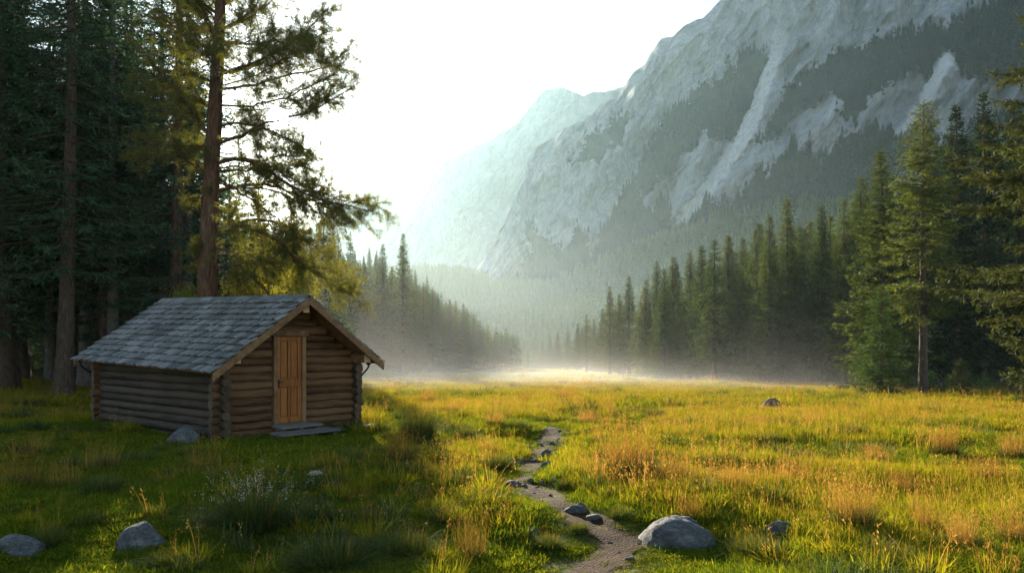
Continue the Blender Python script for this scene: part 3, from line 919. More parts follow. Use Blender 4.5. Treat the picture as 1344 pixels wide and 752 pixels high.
for px in range(870, 1200, 22):
    Yb = np.interp(px, [870, 1000, 1100, 1200], [72, 60, 52, 42])
    x = (px - HX) / F * Yb
    o = thing('shrub', 'dark undergrowth shrub at the foot of the right wood', 'shrub', (x, Yb, gz(x, Yb) - 0.02), rng.uniform(0, 6), 'undergrowth shrubs of the right wood', rng.uniform(1.2, 2.4))
    link('stem', SHR[0][0], o); link('foliage', SHR[0][1], o)

# ------------------------------------------------------------------ the big pine behind the cabin
def build_pine():
    rg = np.random.default_rng(99)
    Y = 23.0
    tp = [(268, 520), (270, 470), (272, 390), (274, 330), (276, 270), (279, 200), (283, 130), (287, 60), (289, 0), (290, -60), (291, -130)]
    P = np.array([at(a, b, Y) for a, b in tp])
    wid = np.array([38, 30, 25, 23.5, 22, 19.5, 17.5, 15, 13, 11, 7]) / F * Y / 2
    base = np.array([P[0][0], Y, gz(P[0][0], Y)])
    o = thing('pine_tree', 'big old pine behind the cabin, with long drooping limbs and the sun shining through it', 'pine tree', base)
    P[0][2] = base[2] - 0.3
    tr = Geo()
    Pf = resample(P, 40)
    d = np.concatenate([[0], np.cumsum(np.linalg.norm(np.diff(P, axis=0), axis=1))]); d /= d[-1]
    tube(tr, Pf - base, np.interp(np.linspace(0, 1, 40), d, wid), 14, jitter=0.04, rg=rg)
    limbs = [
        ([(284, 215), (310, 205), (345, 217), (395, 252), (440, 268), (490, 278)], -1.0, 5.2), ([(280, 252), (315, 243), (350, 240), (405, 262), (458, 286)], 0.5, 4.6),
        ([(278, 300), (310, 297), (345, 302), (385, 333), (415, 362), (462, 386)], -1.4, 5.5), ([(278, 308), (320, 288), (350, 288), (385, 302), (425, 332)], 1.0, 4.2),
        ([(277, 348), (305, 350), (325, 358), (348, 380), (372, 410)], -0.8, 3.4), ([(277, 334), (300, 334), (330, 345), (360, 364)], 0.8, 3.0),
        ([(286, 98), (310, 92), (335, 82), (375, 62), (405, 38), (432, 10)], -0.6, 4.6), ([(289, 40), (310, 30), (330, 15), (350, -15)], 0.6, 4.2),
        ([(288, 54), (340, 60), (385, 68), (425, 50)], 0.8, 3.2), ([(287, 118), (335, 112), (380, 98), (430, 90), (458, 66)], 1.2, 3.4),
        ([(285, 138), (330, 140), (385, 125), (440, 96)], -1.0, 2.6), ([(283, 190), (315, 178), (350, 162), (400, 150), (462, 116)], 0.2, 4.2),
        ([(284, 165), (320, 160), (365, 176), (410, 200)], -1.3, 3.2), ([(281, 225), (330, 222), (380, 215), (420, 225)], 1.6, 3.2),
        ([(274, 178), (255, 150), (232, 122), (208, 95), (180, 62)], -1.0, 4.6), ([(284, 72), (255, 52), (225, 32), (190, 18)], -0.6, 4.0),
        ([(274, 236), (252, 214), (235, 205), (205, 204), (182, 200)], -0.8, 3.0), ([(286, 60), (268, 20), (255, -20)], 0.4, 3.4), ([(283, 84), (258, 62), (240, 60)], 0.8, 2.4),
        ([(279, 200), (262, 190), (240, 196)], 0.6, 2.0), ([(276, 268), (262, 258), (250, 262)], -0.6, 1.8), ([(277, 320), (262, 318), (254, 326)], -0.3, 1.4),
        ([(289, 10), (320, -10), (370, -30), (420, -36)], 0.4, 3.6), ([(288, 20), (250, -5), (215, -10)], 0.2, 3.4), ([(290, -40), (330, -70), (370, -80)], 0, 3), ([(290, -40), (250, -70), (215, -75)], 0, 3),
        ([(283, 150), (262, 130), (240, 140)], 1.0, 2.0), ([(285, 110), (262, 100), (238, 98)], -1.0, 2.4), ([(280, 230), (320, 255), (370, 290), (395, 315)], 0.2, 2.6),
    ]
    more = []
    for px_, dep_, th_ in limbs[:25]:
        for _ in range(1):
            q = np.array(px_, float); m_ = len(q)
            q += np.linspace(0, 1, m_)[:, None] * rg.normal(size=2) * np.array([18, 22]) 
            q[-1] = q[-2] + (q[-1] - q[-2]) * rg.uniform(0.2, 0.9)
            q[0, 1] += rg.uniform(-14, 14); q[0, 0] = np.interp(-q[0, 1], [-390, 60], [272, 290])
            more.append(([tuple(a_) for a_ in q], -dep_ * 1.2 + rg.normal() * 1.2, th_ * 0.55))
    limbs = limbs + more
    lg = Geo(); ng = Geo()
    nP, nD = [], []
    def tufts(pts, n):
        t = rg.uniform(0, 1, n)
        s = np.linspace(0, 1, len(pts))
        c = np.stack([np.interp(t, s, pts[:, k]) for k in range(3)], 1)
        dr = norm(np.stack([np.interp(t, s, np.gradient(pts[:, k])) for k in range(3)], 1))
        nP.append(c); nD.append(dr)
    for px, dep, th in limbs:
        n = len(px)
        L = np.array([at(a, b, Y) for a, b in px]); 
        prog = np.linspace(0, 1, n) ** 1.1
        sgnd = dep
        depth = Y + sgnd * prog
        L = np.array([at(a, b, dd) for (a, b), dd in zip(px, depth)])
        Lf = resample(L, 18)
        for _ in range(2):
            Lf[1:-1] = 0.25 * Lf[:-2] + 0.5 * Lf[1:-1] + 0.25 * Lf[2:]
        Lf[3:-1] += rg.normal(size=(14, 3)) * 0.025
        r0 = th / F * Y / 2 * 1.15
        tube(lg, Lf - base, np.linspace(r0, 0.012, 18), 7, cap=False)
        tot = np.linalg.norm(np.diff(Lf, axis=0), axis=1).sum()
        nsub = int(tot / 0.125)
        for k in range(nsub):
            u = rg.uniform(0.10, 1.0) ** 0.9
            i = u * 17
            p0 = np.array([np.interp(i, np.arange(18), Lf[:, q]) for q in range(3)])
            i1 = int(min(16, i)); td = norm(Lf[i1 + 1] - Lf[i1])
            side = norm(np.cross(td, [0, 0, 1.0])) * (1 if rg.random() < 0.5 else -1)
            dr = norm(td * rg.uniform(0.3, 0.9) + side * rg.uniform(0.3, 1.0) + np.array([0, 0, rg.normal() * 0.55 - 0.02]))
            sl = rg.uniform(0.35, 1.25) * (1.15 - 0.5 * u) * min(1.15, tot / 3.0)
            uu = np.linspace(0, 1, 5)[:, None]
            sp = p0 + dr * sl * uu + np.array([0, 0, 1.0]) * (sl * (-0.22 * uu * uu + 0.10 * uu)) + rg.normal(size=(5, 3)) * 0.015 * uu
            tube(lg, sp - base, np.linspace(0.011, 0.004, 5), 3, cap=False)
            tufts(sp[2:], int(5 + 10 * sl))
            for _ in range(5):
                q = sp[rg.integers(1, 5)]
                d2 = norm(dr + rg.normal(size=3) * 0.7)
                s2 = sl * rg.uniform(0.3, 0.65)
                tp_ = q + d2 * s2 * np.linspace(0, 1, 3)[:, None]
                tube(lg, tp_ - base, [0.006, 0.004, 0.003], 3, cap=False)
                tufts(tp_, int(4 + 13 * s2))
        tufts(Lf[13:], 30)
    C, Dr = np.concatenate(nP), np.concatenate(nD)
    # the boughs leave an opening where the sun comes through
    toc = norm(C - np.array([0, 0, CAM_Z])); ca = toc @ np.array(SUN_DIR)
    apx = np.tan(np.arccos(np.clip(ca, -1, 1))) * 1000
    pk = 0.62 + 0.5 * vnoise(C[:, 0] * 1.5, C[:, 1] * 1.5, C[:, 2] * 1.5, 14)
    keep = rg.random(len(C)) < np.clip(pk, 0.12, 1) * sstep(6, 42, apx + 22 * vnoise(C[:, 0] * 2.2, C[:, 1] * 2.2, C[:, 2] * 2.2, 15)) ** 0.7
    C, Dr = C[keep], Dr[keep]
    k = 7
    n = len(C)
    D = (Dr[:, None] * 0.8 + rg.normal(size=(n, k, 3)) * 0.75).reshape(-1, 3)
    D[:, 2] += 0.15
    PP = np.repeat(C, k, 0) + rg.normal(size=(n * k, 3)) * 0.03 - base
    diamonds(ng, PP, D, rg.uniform(0.08, 0.15, n * k), rg.uniform(0.009, 0.015, n * k), rg.normal(size=(n * k, 3)))
    t_ = tr.obj('trunk', M['pine_bark'], o, True)
    lg.obj('limbs', M['pine_bark'], t_, True)
    ng.obj('crown', M['pine'], o)
    return o
build_pine()

# ------------------------------------------------------------------ cabin
def build_cabin():
    rg = np.random.default_rng(5)
    A = np.array([-5.58, 14.6])
    ang = math.atan2(0.770, 0.638)
    c = thing('log_cabin', 'small dark log cabin with grey shingle roof and wooden door, at the forest edge', 'cabin', (A[0], A[1], 0), ang)
    Wd, Ln = 3.17, 5.38
    d = 0.178; st = 0.158
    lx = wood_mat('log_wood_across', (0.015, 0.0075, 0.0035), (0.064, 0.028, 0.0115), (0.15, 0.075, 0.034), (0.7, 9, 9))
    ly = wood_mat('log_wood_along_shaded', (0.009, 0.006, 0.004), (0.028, 0.018, 0.012), (0.07, 0.047, 0.031), (9, 0.7, 9))  # side-wall logs, shade under the eaves put into the darker wood colour
    lend = wood_mat('log_ends', (0.016, 0.010, 0.007), (0.045, 0.029, 0.018), (0.10, 0.066, 0.04), (6, 6, 6))
    plank = wood_mat('weathered_planks', (0.03, 0.024, 0.018), (0.085, 0.07, 0.055), (0.17, 0.145, 0.12), (0.9, 10, 10))
    trim = wood_mat('brown_trim', (0.042, 0.021, 0.009), (0.12, 0.060, 0.025), (0.24, 0.13, 0.06), (3, 3, 3))
    doorm = wood_mat('varnished_door_wood', (0.09, 0.025, 0.004), (0.21, 0.062, 0.009), (0.33, 0.115, 0.021), (11, 11, 0.8), 0.45, 0.25, 0.22, 0.4)
    pale = wood_mat('pale_cut_timber', (0.20, 0.12, 0.06), (0.40, 0.27, 0.15), (0.55, 0.40, 0.24), (6, 6, 6))
    iron, nt_, out_ = new_mat('black_iron'); pi = principled(nt_, out_, (0.02, 0.019, 0.018), 0.5); pi.inputs['Metallic'].default_value = 0.6
    m, nt, out = new_mat('grey_wood_shingles')
    geo = N(nt, 'ShaderNodeNewGeometry')
    v = coords(nt, 'Object', (2.0, 22, 2.0))
    n1 = noise_tex(nt, 2.0, 6, 0.65, v); n2 = noise_tex(nt, 0.9, 4, 0.6, coords(nt, 'Object'))
    a = N(nt, 'ShaderNodeMath', operation='MULTIPLY_ADD'); nt.links.new(geo.outputs['Random Per Island'], a.inputs[0]); a.inputs[1].default_value = 0.45; nt.links.new(n1, a.inputs[2])
    cc = ramp(nt, a.outputs[0], [(0.35, (0.058, 0.053, 0.048)), (0.68, (0.165, 0.152, 0.139)), (0.98, (0.33, 0.305, 0.28))])
    cc = mixc(nt, 1.0, cc, ramp(nt, n2, [(0.35, (0.62, 0.66, 0.62)), (0.65, (1.05, 1.05, 1.08))]), 'MULTIPLY')
    principled(nt, out, cc, 0.55, bump(nt, n1, 0.5, 0.012), 0.5)
    shm = m

    xr, zr, zl, xl = 1.585, 2.86, 1.39, -0.5
    slope = (zr - zl) / (xr - xl)
    x_re = Wd + 0.36
    z_re = zr - slope * (x_re - xr)
    rise = 0.024                                   # the ridge climbs a little to the back
    def roof_z(x, y):
        return zr - slope * abs(x - xr) + rise * max(y, -0.6)

    def log(gm, p0, p1, r, mt=0):
        n = 9
        t = np.linspace(0, 1, n)[:, None]
        p = np.array(p0) * (1 - t) + np.array(p1) * t
        L = np.linalg.norm(np.array(p1) - np.array(p0))
        if L > 0.5:
            p[1:-1] += rg.normal(size=(n - 2, 3)) * 0.006
        tube(gm, p, r * (1 + 0.045 * rg.normal(size=n)) * np.linspace(1, rg.uniform(0.9, 1.08), n), 12, mt, 1, True, 0.025, rg)

    ext = 0.17
    dx0, dx1 = 1.08, 1.84
    doortop = 2.12
    # front and back walls with their gables
    for name, yy in (('front_wall', 0.0), ('back_wall', Ln)):
        gm = Geo()
        z = 0.10; k = 0
        while True:
            rr = d / 2 * rg.uniform(0.94, 1.04)
            lim = z + d / 2 + 0.05
            half = (zr + rise * yy - lim) / slope
            if half < 0.12:
                break
            lo, hi = -ext - rg.uniform(0, 0.06), Wd + ext + rg.uniform(0, 0.06)
            if xr - half > 0.0:
                lo = xr - half
            else:
                lo = max(lo, xr - half)
            if xr + half < Wd:
                hi = xr + half
            else:
                hi = min(hi, xr + half)
            segs = [(lo, hi)]
            if yy == 0 and 0.2 < z < doortop - 0.02:
                segs = [(lo, dx0 - 0.02), (dx1 + 0.02, hi)]
            for s0, s1 in segs:
                if s1 - s0 > 0.08:
                    log(gm, (s0, yy + rg.normal() * 0.006, z), (s1, yy + rg.normal() * 0.006, z), rr)
            z += st; k += 1
        gm.obj(name, [lx, lend], c, True)
    # side walls
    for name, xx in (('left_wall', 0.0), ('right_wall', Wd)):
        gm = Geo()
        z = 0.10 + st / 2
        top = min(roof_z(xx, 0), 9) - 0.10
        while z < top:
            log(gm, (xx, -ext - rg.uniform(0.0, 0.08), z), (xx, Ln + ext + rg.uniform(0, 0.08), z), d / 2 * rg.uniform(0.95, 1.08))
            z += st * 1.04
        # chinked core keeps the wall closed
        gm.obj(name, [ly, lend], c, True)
    gm = Geo()
    for x0, x1, y0, y1 in ((-0.13, Wd + 0.13, -0.10, 0.12), (-0.13, Wd + 0.13, Ln - 0.12, Ln + 0.10), (-0.10, 0.12, 0.12, Ln - 0.12), (Wd - 0.12, Wd + 0.10, 0.12, Ln - 0.12)):
        box(gm, x0, x1, y0, y1, -0.25, 0.055, 0, 0.012)
    gm.obj('sill_beam', [plank], c)
    gm = Geo()
    box(gm, 0.1, Wd - 0.1, 0.1, Ln - 0.1, 0.06, 0.14)
    gm.obj('floor', [plank], c)

    # roof: deck, shingles, barge boards, purlins
    y0, y1 = -0.60, 5.62
    gm = Geo()
    for sgn, xe in ((-1, xl), (1, x_re)):
        V = []
        for yy in (y0 + 0.03, y1 - 0.03):
            for x in (xr, xe - sgn * 0.05):
                for dz in (-0.035, -0.075):
                    V.append((x, yy, roof_z(x, yy) + dz))
        V = np.array(V)
        gm.add(V, np.array([[0, 4, 6, 2], [1, 3, 7, 5], [0, 2, 3, 1], [4, 5, 7, 6], [2, 6, 7, 3], [0, 1, 5, 4]]))
    deck = gm.obj('roof', [trim], c)
    gm = Geo()
    th = math.atan(slope)
    for sgn, xe in ((-1, xl), (1, x_re)):
        Ls = abs(xe - xr) / math.cos(th)
        nrow = 12
        ex = Ls / nrow
        for r in range(nrow + 1):
            s_low = Ls + 0.03 - r * ex
            s_hi = max(s_low - ex * 1.45, 0.0)
            if s_low < 0.06:
                continue
            y = y0 - rg.uniform(0, 0.08)
            while y < y1:
                wd = rg.uniform(0.055, 0.125)
                ya, yb = max(y, y0), min(y + wd - 0.006, y1)
                y += wd * 1.0
                if yb - ya < 0.02:
                    continue
                sl = s_low + rg.normal() * 0.012
                lift = 0.048 + rg.uniform(0, 0.02)
                tk = 0.026
                V = []
                warp = rg.normal() * 0.006
                for s, off in ((sl, lift), (s_hi, 0.0)):
                    for q, yy in ((0, ya), (1, yb)):
                        x = xr + sgn * s * math.cos(th)
                        for dz in (0, tk):
                            V.append((x + sgn * (off + dz) * math.sin(th), yy, zr - s * math.sin(th) + rise * max(yy, -0.6) - 0.035 + (off + dz + (warp if q else -warp)) * math.cos(th)))
                gm.add(V, np.array([[0, 2, 3, 1], [4, 5, 7, 6], [0, 1, 5, 4], [2, 6, 7, 3], [1, 3, 7, 5], [0, 4, 6, 2]]))
    # ridge boards
    for sgn in (-1, 1):
        y = y0 - 0.01
        while y < y1:
            l = rg.uniform(0.3, 0.5)
            ya, yb = y, min(y + l - 0.008, y1 + 0.01)
            y += l
            V = []
            for s in (0.0, 0.13):
                for yy in (ya, yb):
                    for dz in (0.022, 0.04):
                        V.append((xr + sgn * s * math.cos(th), yy, zr - s * math.sin(th) + rise * max(yy, -0.6) + dz))
            gm.add(V, np.array([[0, 2, 3, 1], [4, 5, 7, 6], [0, 1, 5, 4], [2, 6, 7, 3], [1, 3, 7, 5], [0, 4, 6, 2]]))
    gm.obj('shingles', [shm], deck)
    for sgn, xe in ((-1, xl), (1, x_re)):
        for yy, e in ((y0, -1), (y1, 1)):
            gm = Geo()
            ya, yb = (yy - 0.035, yy + 0.01) if e < 0 else (yy - 0.01, yy + 0.035)
            V = []
            for x in (xr, xe):
                for y in (ya, yb):
                    for dz in (-0.17, -0.022):
                        V.append((x, y, roof_z(x, y) + dz))
            gm.add(V, np.array([[0, 2, 3, 1], [4, 5, 7, 6], [0, 1, 5, 4], [2, 6, 7, 3], [1, 3, 7, 5], [0, 4, 6, 2]]))
            gm.obj('bargeboard', [trim], deck)
    for x, dz, s in ((xr, -0.27, 0.075), (0.05, -0.19, 0.075), (Wd - 0.0, -0.19, 0.085)):
        gm = Geo()
        zc = zr - slope * abs(x - xr) + dz
        V = []
        for yy, ri in ((-0.50, 0), (Ln + 0.2, rise * Ln)):
            V += [(x - s, yy, zc - s + ri), (x + s, yy, zc - s + ri), (x + s, yy, zc + s + ri), (x - s, yy, zc + s + ri)]
        gm.add(V, np.array([[4, 5, 6, 7][::-1], [0, 1, 5, 4], [1, 2, 6, 5], [2, 3, 7, 6], [3, 0, 4, 7]]))
        gm.add(V[:4], np.array([[0, 3, 2, 1]]), 1)
        gm.obj('purlin', [trim, pale], c)
    # iron gutter hooks under both eaves
    for sx, xb, xw, yy in ((-1, xl + 0.06, -0.06, Ln + 0.05), (1, x_re - 0.06, Wd + 0.06, -0.18)):
        gm = Geo()
        zt = roof_z(xb, yy) - 0.10
        tube(gm, [(xb, yy, zt + 0.03), (xb, yy, zt - 0.06), (xb - sx * 0.06, yy, zt - 0.13), (xb - sx * 0.18, yy, zt - 0.22), (xw, yy, zt - 0.30)], 0.022, 8)
        tube(gm, [(xb - 0.05, yy, zt + 0.01), (xb + 0.05, yy, zt + 0.01)], 0.028, 8)
        gm.obj('bracket', [iron], c, True)

    # door, its frame and sill
    gm = Geo()
    zb = 0.26
    fw = 0.085
    box(gm, dx0, dx0 + fw, -0.13, 0.05, zb, doortop - fw, 0, 0.006)
    box(gm, dx1 - fw, dx1, -0.13, 0.05, zb, doortop - fw, 0, 0.006)
    box(gm, dx0 - 0.05, dx1 + 0.05, -0.145, 0.05, doortop - fw + 0.002, doortop + 0.03, 0, 0.008)
    gm.obj('door_frame', [trim], c)
    gm = Geo()
    box(gm, dx0 - 0.03, dx1 + 0.03, -0.17, 0.05, zb - 0.07, zb - 0.002, 0, 0.008)
    gm.obj('door_sill', [plank], c)
    gm = Geo()
    a0, a1 = dx0 + fw + 0.004, dx1 - fw - 0.004
    za, zt = zb + 0.004, doortop - fw - 0.004
    yo = -0.075
    box(gm, a0, a1, yo + 0.02, yo + 0.045, za, zt)
    sw = 0.085
    zm0, zm1 = za + 0.74, za + 0.90
    for x0_, x1_ in ((a0, a0 + sw), (a1 - sw, a1), ((a0 + a1) / 2 - 0.03, (a0 + a1) / 2 + 0.03)):
        for z0_, z1_ in ((za, zm0 - 0.002), (zm1 + 0.002, zt)):
            box(gm, x0_, x1_, yo - 0.012, yo + 0.022, z0_, z1_, 0, 0.006)
    box(gm, a0, a1, yo - 0.015, yo + 0.022, zm0, zm1, 0, 0.006)
    for z0_, z1_ in ((zt - 0.09, zt + 0.001), (za - 0.001, za + 0.12)):
        for x0_, x1_ in ((a0 + sw + 0.002, (a0 + a1) / 2 - 0.032), ((a0 + a1) / 2 + 0.032, a1 - sw - 0.002)):
            box(gm, x0_, x1_, yo - 0.010, yo + 0.022, z0_, z1_, 0, 0.006)
    for x0_, x1_ in ((a0 + sw + 0.022, (a0 + a1) / 2 - 0.052), ((a0 + a1) / 2 + 0.052, a1 - sw - 0.022)):
        for z0_, z1_ in ((za + 0.145, zm0 - 0.03), (zm1 + 0.03, zt - 0.115)):
            box(gm, x0_, x1_, yo + 0.002, yo + 0.022, z0_, z1_, 0, 0.008)
    door = gm.obj('door', [doorm], c)
    gm = Geo()
    hz = (zm0 + zm1) / 2
    box(gm, a0 + 0.015, a0 + 0.055, yo - 0.026, yo - 0.016, hz - 0.10, hz + 0.07, 0, 0.003)
    tube(gm, [(a0 + 0.035, yo - 0.02, hz + 0.02), (a0 + 0.035, yo - 0.06, hz + 0.02), (a0 + 0.10, yo - 0.062, hz + 0.02)], 0.010, 8)
    gm.obj('handle', [iron], door)

    # plank steps
    for nm, x0_, x1_, ya, yb, z0_, z1_ in (('step', 0.98, 2.02, -0.52, -0.19, 0.185, 0.24), ('step', 0.72, 2.10, -0.98, -0.46, 0.10, 0.15), ('porch_plank', 2.25, 3.52, -0.56, -0.24, 0.04, 0.09)):
        gm = Geo()
        mid = (ya + yb) / 2
        box(gm, x0_, x1_ - rg.uniform(0, 0.06), ya, mid - 0.006, z0_, z1_, 0, 0.010)
        box(gm, x0_ + rg.uniform(0, 0.05), x1_, mid + 0.006, yb, z0_ + 0.003, z1_ + 0.003, 0, 0.010)
        for fx_ in (x0_ + 0.12, (x0_ + x1_) / 2, x1_ - 0.12):
            box(gm, fx_ - 0.045, fx_ + 0.045, ya + 0.05, yb - 0.02, -0.15, z0_ - 0.002, 0, 0.006)
        gm.obj(nm, [plank], c)
    return c
build_cabin()

# ------------------------------------------------------------------ rocks
def rock_mat(name, c0, c1, c2):
    m, nt, out = new_mat(name)
    v = coords(nt, 'Object')
    n1 = noise_tex(nt, 2.2, 8, 0.62, v, 0.4); n2 = noise_tex(nt, 14, 6, 0.75, v)
    c = ramp(nt, n1, [(0.32, c0), (0.5, c1), (0.7, c2)])
    c = mixc(nt, 0.8, c, ramp(nt, n2, [(0.35, (0.42, 0.42, 0.43)), (0.52, (1, 1, 1)), (0.66, (1.45, 1.42, 1.35))]), 'MULTIPLY')
    h = N(nt, 'ShaderNodeMath', operation='MULTIPLY_ADD'); nt.links.new(n1, h.inputs[0]); h.inputs[1].default_value = 2.5; nt.links.new(n2, h.inputs[2])
    principled(nt, out, c, 0.85, bump(nt, h.outputs[0], 0.8, 0.05), 0.25)
    return m
ROCKM = rock_mat('lichen_grey_stone', (0.06, 0.06, 0.06), (0.125, 0.123, 0.12), (0.23, 0.225, 0.21))

def rock_mesh(name, seed, flat=0.6, sharp=0.7):
    n, k = 28, 40
    th = np.linspace(0, np.pi, n)[:, None]; ph = np.linspace(0, 2 * np.pi, k, endpoint=False)[None, :]
    X, Y, Z = np.sin(th) * np.cos(ph), np.sin(th) * np.sin(ph), np.cos(th) * np.ones_like(ph)
    r = 1 + 0.32 * vnoise(X * 1.1 + seed * 7.3, Y * 1.1, Z * 1.1, seed) + 0.13 * sharp * vnoise(X * 2.6, Y * 2.6 + seed, Z * 2.6, seed + 1) + 0.05 * fbm(X * 6, Y * 6, Z * 6 + seed, seed + 2, 3)
    rg = np.random.default_rng(seed)
    for _ in range(7):                       # broken facets
        nrm_ = norm(rg.normal(size=3) + np.array([0, 0, 0.3])); lim = rg.uniform(0.86, 1.05)
        dd = (X * nrm_[0] + Y * nrm_[1] + Z * nrm_[2])
        r = np.where(dd * r > lim, r * (0.25 + 0.75 * lim / np.maximum(dd * r, 1e-6)), r)
    V = np.stack([X * r, Y * r, np.where(Z * r > 0, Z * r, Z * r * 0.6) * flat], -1)
    V /= np.array([V[..., 0].max() - V[..., 0].min(), V[..., 1].max() - V[..., 1].min(), V[..., 2].max()])
    g = Geo()
    i, j = np.meshgrid(np.arange(n - 1), np.arange(k), indexing='ij')
    q = np.stack([i * k + j, (i + 1) * k + j, (i + 1) * k + (j + 1) % k, i * k + (j + 1) % k], -1).reshape(-1, 4)
    g.add(V.reshape(-1, 3), q)
    return g.mesh(name, ROCKM, True)

def put_rock(name, px, py, wpx, hpx, seed, label, cat='rock', group=None, deep=0.75):
    x, y = on_ground(px, py)
    if name == 'stone':
        wpx *= 1.05; hpx *= 1.25
    wd, h = wpx / F * y, hpx / F * y
    y += wd * deep / 2 * 0.6; x = (px - HX) / F * y
    ROCKS.append((x, y, wd))
    o = link(name, rock_mesh(name, seed))
    o.location = (x, y, gz(x, y) - 0.01)
    o.scale = (wd, wd * deep, h)
    o.rotation_euler = (0, 0, 0)
    return tag(o, label, cat, group)

ROCKS = []
put_rock('boulder', 883, 719, 102, 38, 3, 'large domed grey boulder beside the dirt path, the biggest rock in the meadow', 'boulder')
put_rock('rock', 185, 724, 64, 36, 4, 'pale grey rock in the shaded grass in front of the cabin')
put_rock('rock', 26, 732, 62, 28, 5, 'grey rock in the shaded grass at the lower left corner')
put_rock('rock', 241, 583, 44, 23, 6, 'rounded pale rock against the left wall of the cabin')
put_rock('rock', 1023, 706, 44, 19, 7, 'low flat rock in the grass right of the large boulder')
put_rock('rock', 1012, 541, 30, 19, 17, 'dark rock standing alone far out in the sunlit meadow')
put_rock('rock', 700, 708, 22, 14, 9, 'rear one of two small rocks touching in the grass left of the path')
put_rock('rock', 708, 715, 22, 11, 10, 'front one of two small rocks touching in the grass left of the path')
put_rock('rock', 694, 682, 14, 7, 11, 'small rounded rock in the grass, left of the angular path stone')
put_rock('rock', 756, 674, 30, 12, 12, 'angular grey stone on the path, largest stone lying in the dirt')
G_S = 'small stones along the dirt path'
for k, (px, py, ww, hh) in enumerate(((718, 601, 15, 9), (718, 614, 17, 8), (729, 636, 16, 8), (673, 638, 24, 6), (703, 607, 13, 4), (697, 635, 10, 6), (712, 636, 9, 5), (688, 640, 9, 4), (779, 684, 22, 6), (708, 586, 10, 4),
                                      (724, 584, 9, 4), (693, 590, 11, 5), (684, 606, 16, 4), (762, 668, 13, 7), (826, 737, 14, 6), (732, 588, 8, 4), (700, 650, 8, 3), (722, 652, 9, 4), (742, 690, 7, 3), (800, 716, 9, 4), (812, 728, 8, 4))):
    put_rock('stone', px, py, ww, hh, 20 + k, 'small grey stone half sunk in the dirt path', 'stone', G_S)

# ------------------------------------------------------------------ grass
def blades(g, rg, n, rad, h0, h1, wd, lean, mat=0, segs=2, base_sq=True, curl=0.5, cx=0, cy_=0, outward=0.0):
    """grass blades: tapering strips that arch over"""
    if base_sq:
        b = rg.uniform(-rad, rad, (n, 2))
    else:
        rr = rad * np.sqrt(rg.random(n)); aa = rg.uniform(0, 6.283, n)
        b = np.stack([rr * np.cos(aa), rr * np.sin(aa)], 1)
    az = rg.uniform(0, 6.283, n)
    dv = np.stack([np.cos(az), np.sin(az)], 1) + outward * b / max(rad, 1e-6)
    dv = norm(dv)
    h = rg.uniform(h0, h1, n)
    ln = np.abs(rg.normal(size=n)) * lean
    wv = np.stack([-dv[:, 1], dv[:, 0]], 1)
    ang = rg.uniform(-1.2, 1.2, n)
    wv = np.stack([wv[:, 0] * np.cos(ang) - wv[:, 1] * np.sin(ang), wv[:, 0] * np.sin(ang) + wv[:, 1] * np.cos(ang)], 1)
    w_ = wd * rg.uniform(0.7, 1.3, n)
    rows_ = []
    for s in range(segs + 1):
        u = s / segs
        off = dv * (h * ln * (u * (1 - curl) + curl * u * u))[:, None]
        zz = h * (u - 0.35 * np.minimum(ln, 1.6) * u * u * curl)
        c = np.concatenate([b + off, zz[:, None]], 1)
        if s < segs:
            hw = np.concatenate([wv * (w_ * (1 - 0.55 * u) / 2)[:, None], np.zeros((n, 1))], 1)
            rows_ += [c - hw, c + hw]
        else:
            rows_ += [c]
    V = np.stack(rows_, 1)
    m_ = V.shape[1]
    V = V.reshape(-1, 3) + np.array([cx, cy_, 0])
    o = np.arange(n) * m_
    for s in range(segs - 1):
        g.add(np.zeros((0, 3)), [])
    Q = [np.stack([o + 2 * s, o + 2 * s + 1, o + 2 * s + 3, o + 2 * s + 2], 1) for s in range(segs - 1)]
    T = np.stack([o + 2 * segs - 2, o + 2 * segs - 1, o + 2 * segs], 1)
    g.add(V, ([np.concatenate(Q)] if Q else []) + [T], mat)
    return V.reshape(n, m_, 3)[:, -1]

def seed_heads(g, rg, tips, n, ln, wd, mat, up=0.6):
    k = rg.integers(0, len(tips), n)
    P = tips[k] - np.array([0, 0, 1.0]) * rg.uniform(0, ln * 3.0, n)[:, None]
    D = rg.normal(size=(n, 3)); D[:, 2] = np.abs(D[:, 2]) + up
    diamonds(g, P + rg.normal(size=(n, 3)) * ln * 0.15, D, rg.uniform(0.5, 1.2, n) * ln, rg.uniform(0.6, 1.2, n) * wd, rg.normal(size=(n, 3)))

def patch(name, seed, n, rad, h0, h1, wd, lean, mats, dry=0, sq=True):
    rg = np.random.default_rng(seed)
    g = Geo()
    blades(g, rg, n, rad, h0, h1, wd, lean, 0, 2, sq)
    if dry:
        t = blades(g, rg, dry, rad, h1 * 1.1, h1 * 2.4, wd * 0.55, 0.25, 1, 2, sq)
        g2 = Geo()
        k = rg.integers(0, len(t), dry * 5)
        P = t[k] - np.array([0, 0, 1.0]) * rg.uniform(0, h1 * 0.7, dry * 5)[:, None]
        D = rg.normal(size=(dry * 5, 3)) * 0.5; D[:, 2] = 1
        diamonds(g, P, D, rg.uniform(0.5, 1.2, dry * 5) * 0.03, np.full(dry * 5, wd * 0.9), rg.normal(size=(dry * 5, 3)), 1)
    return g.mesh(name, [M[k_] for k_ in mats])

LAWN = [patch('lawn_%s' % 'abcd'[k], 50 + k, 380, 0.30, 0.03, 0.13, 0.009, 0.75, ('lawn', 'dry'), 0, False) for k in range(3)]
MEAD = [patch('mead_%s' % 'abcd'[k], 60 + k, 300, 0.28, 0.05, 0.19, 0.009, 0.7, ('meadow', 'dry'), (0, 1, 5)[k], False) for k in range(3)]

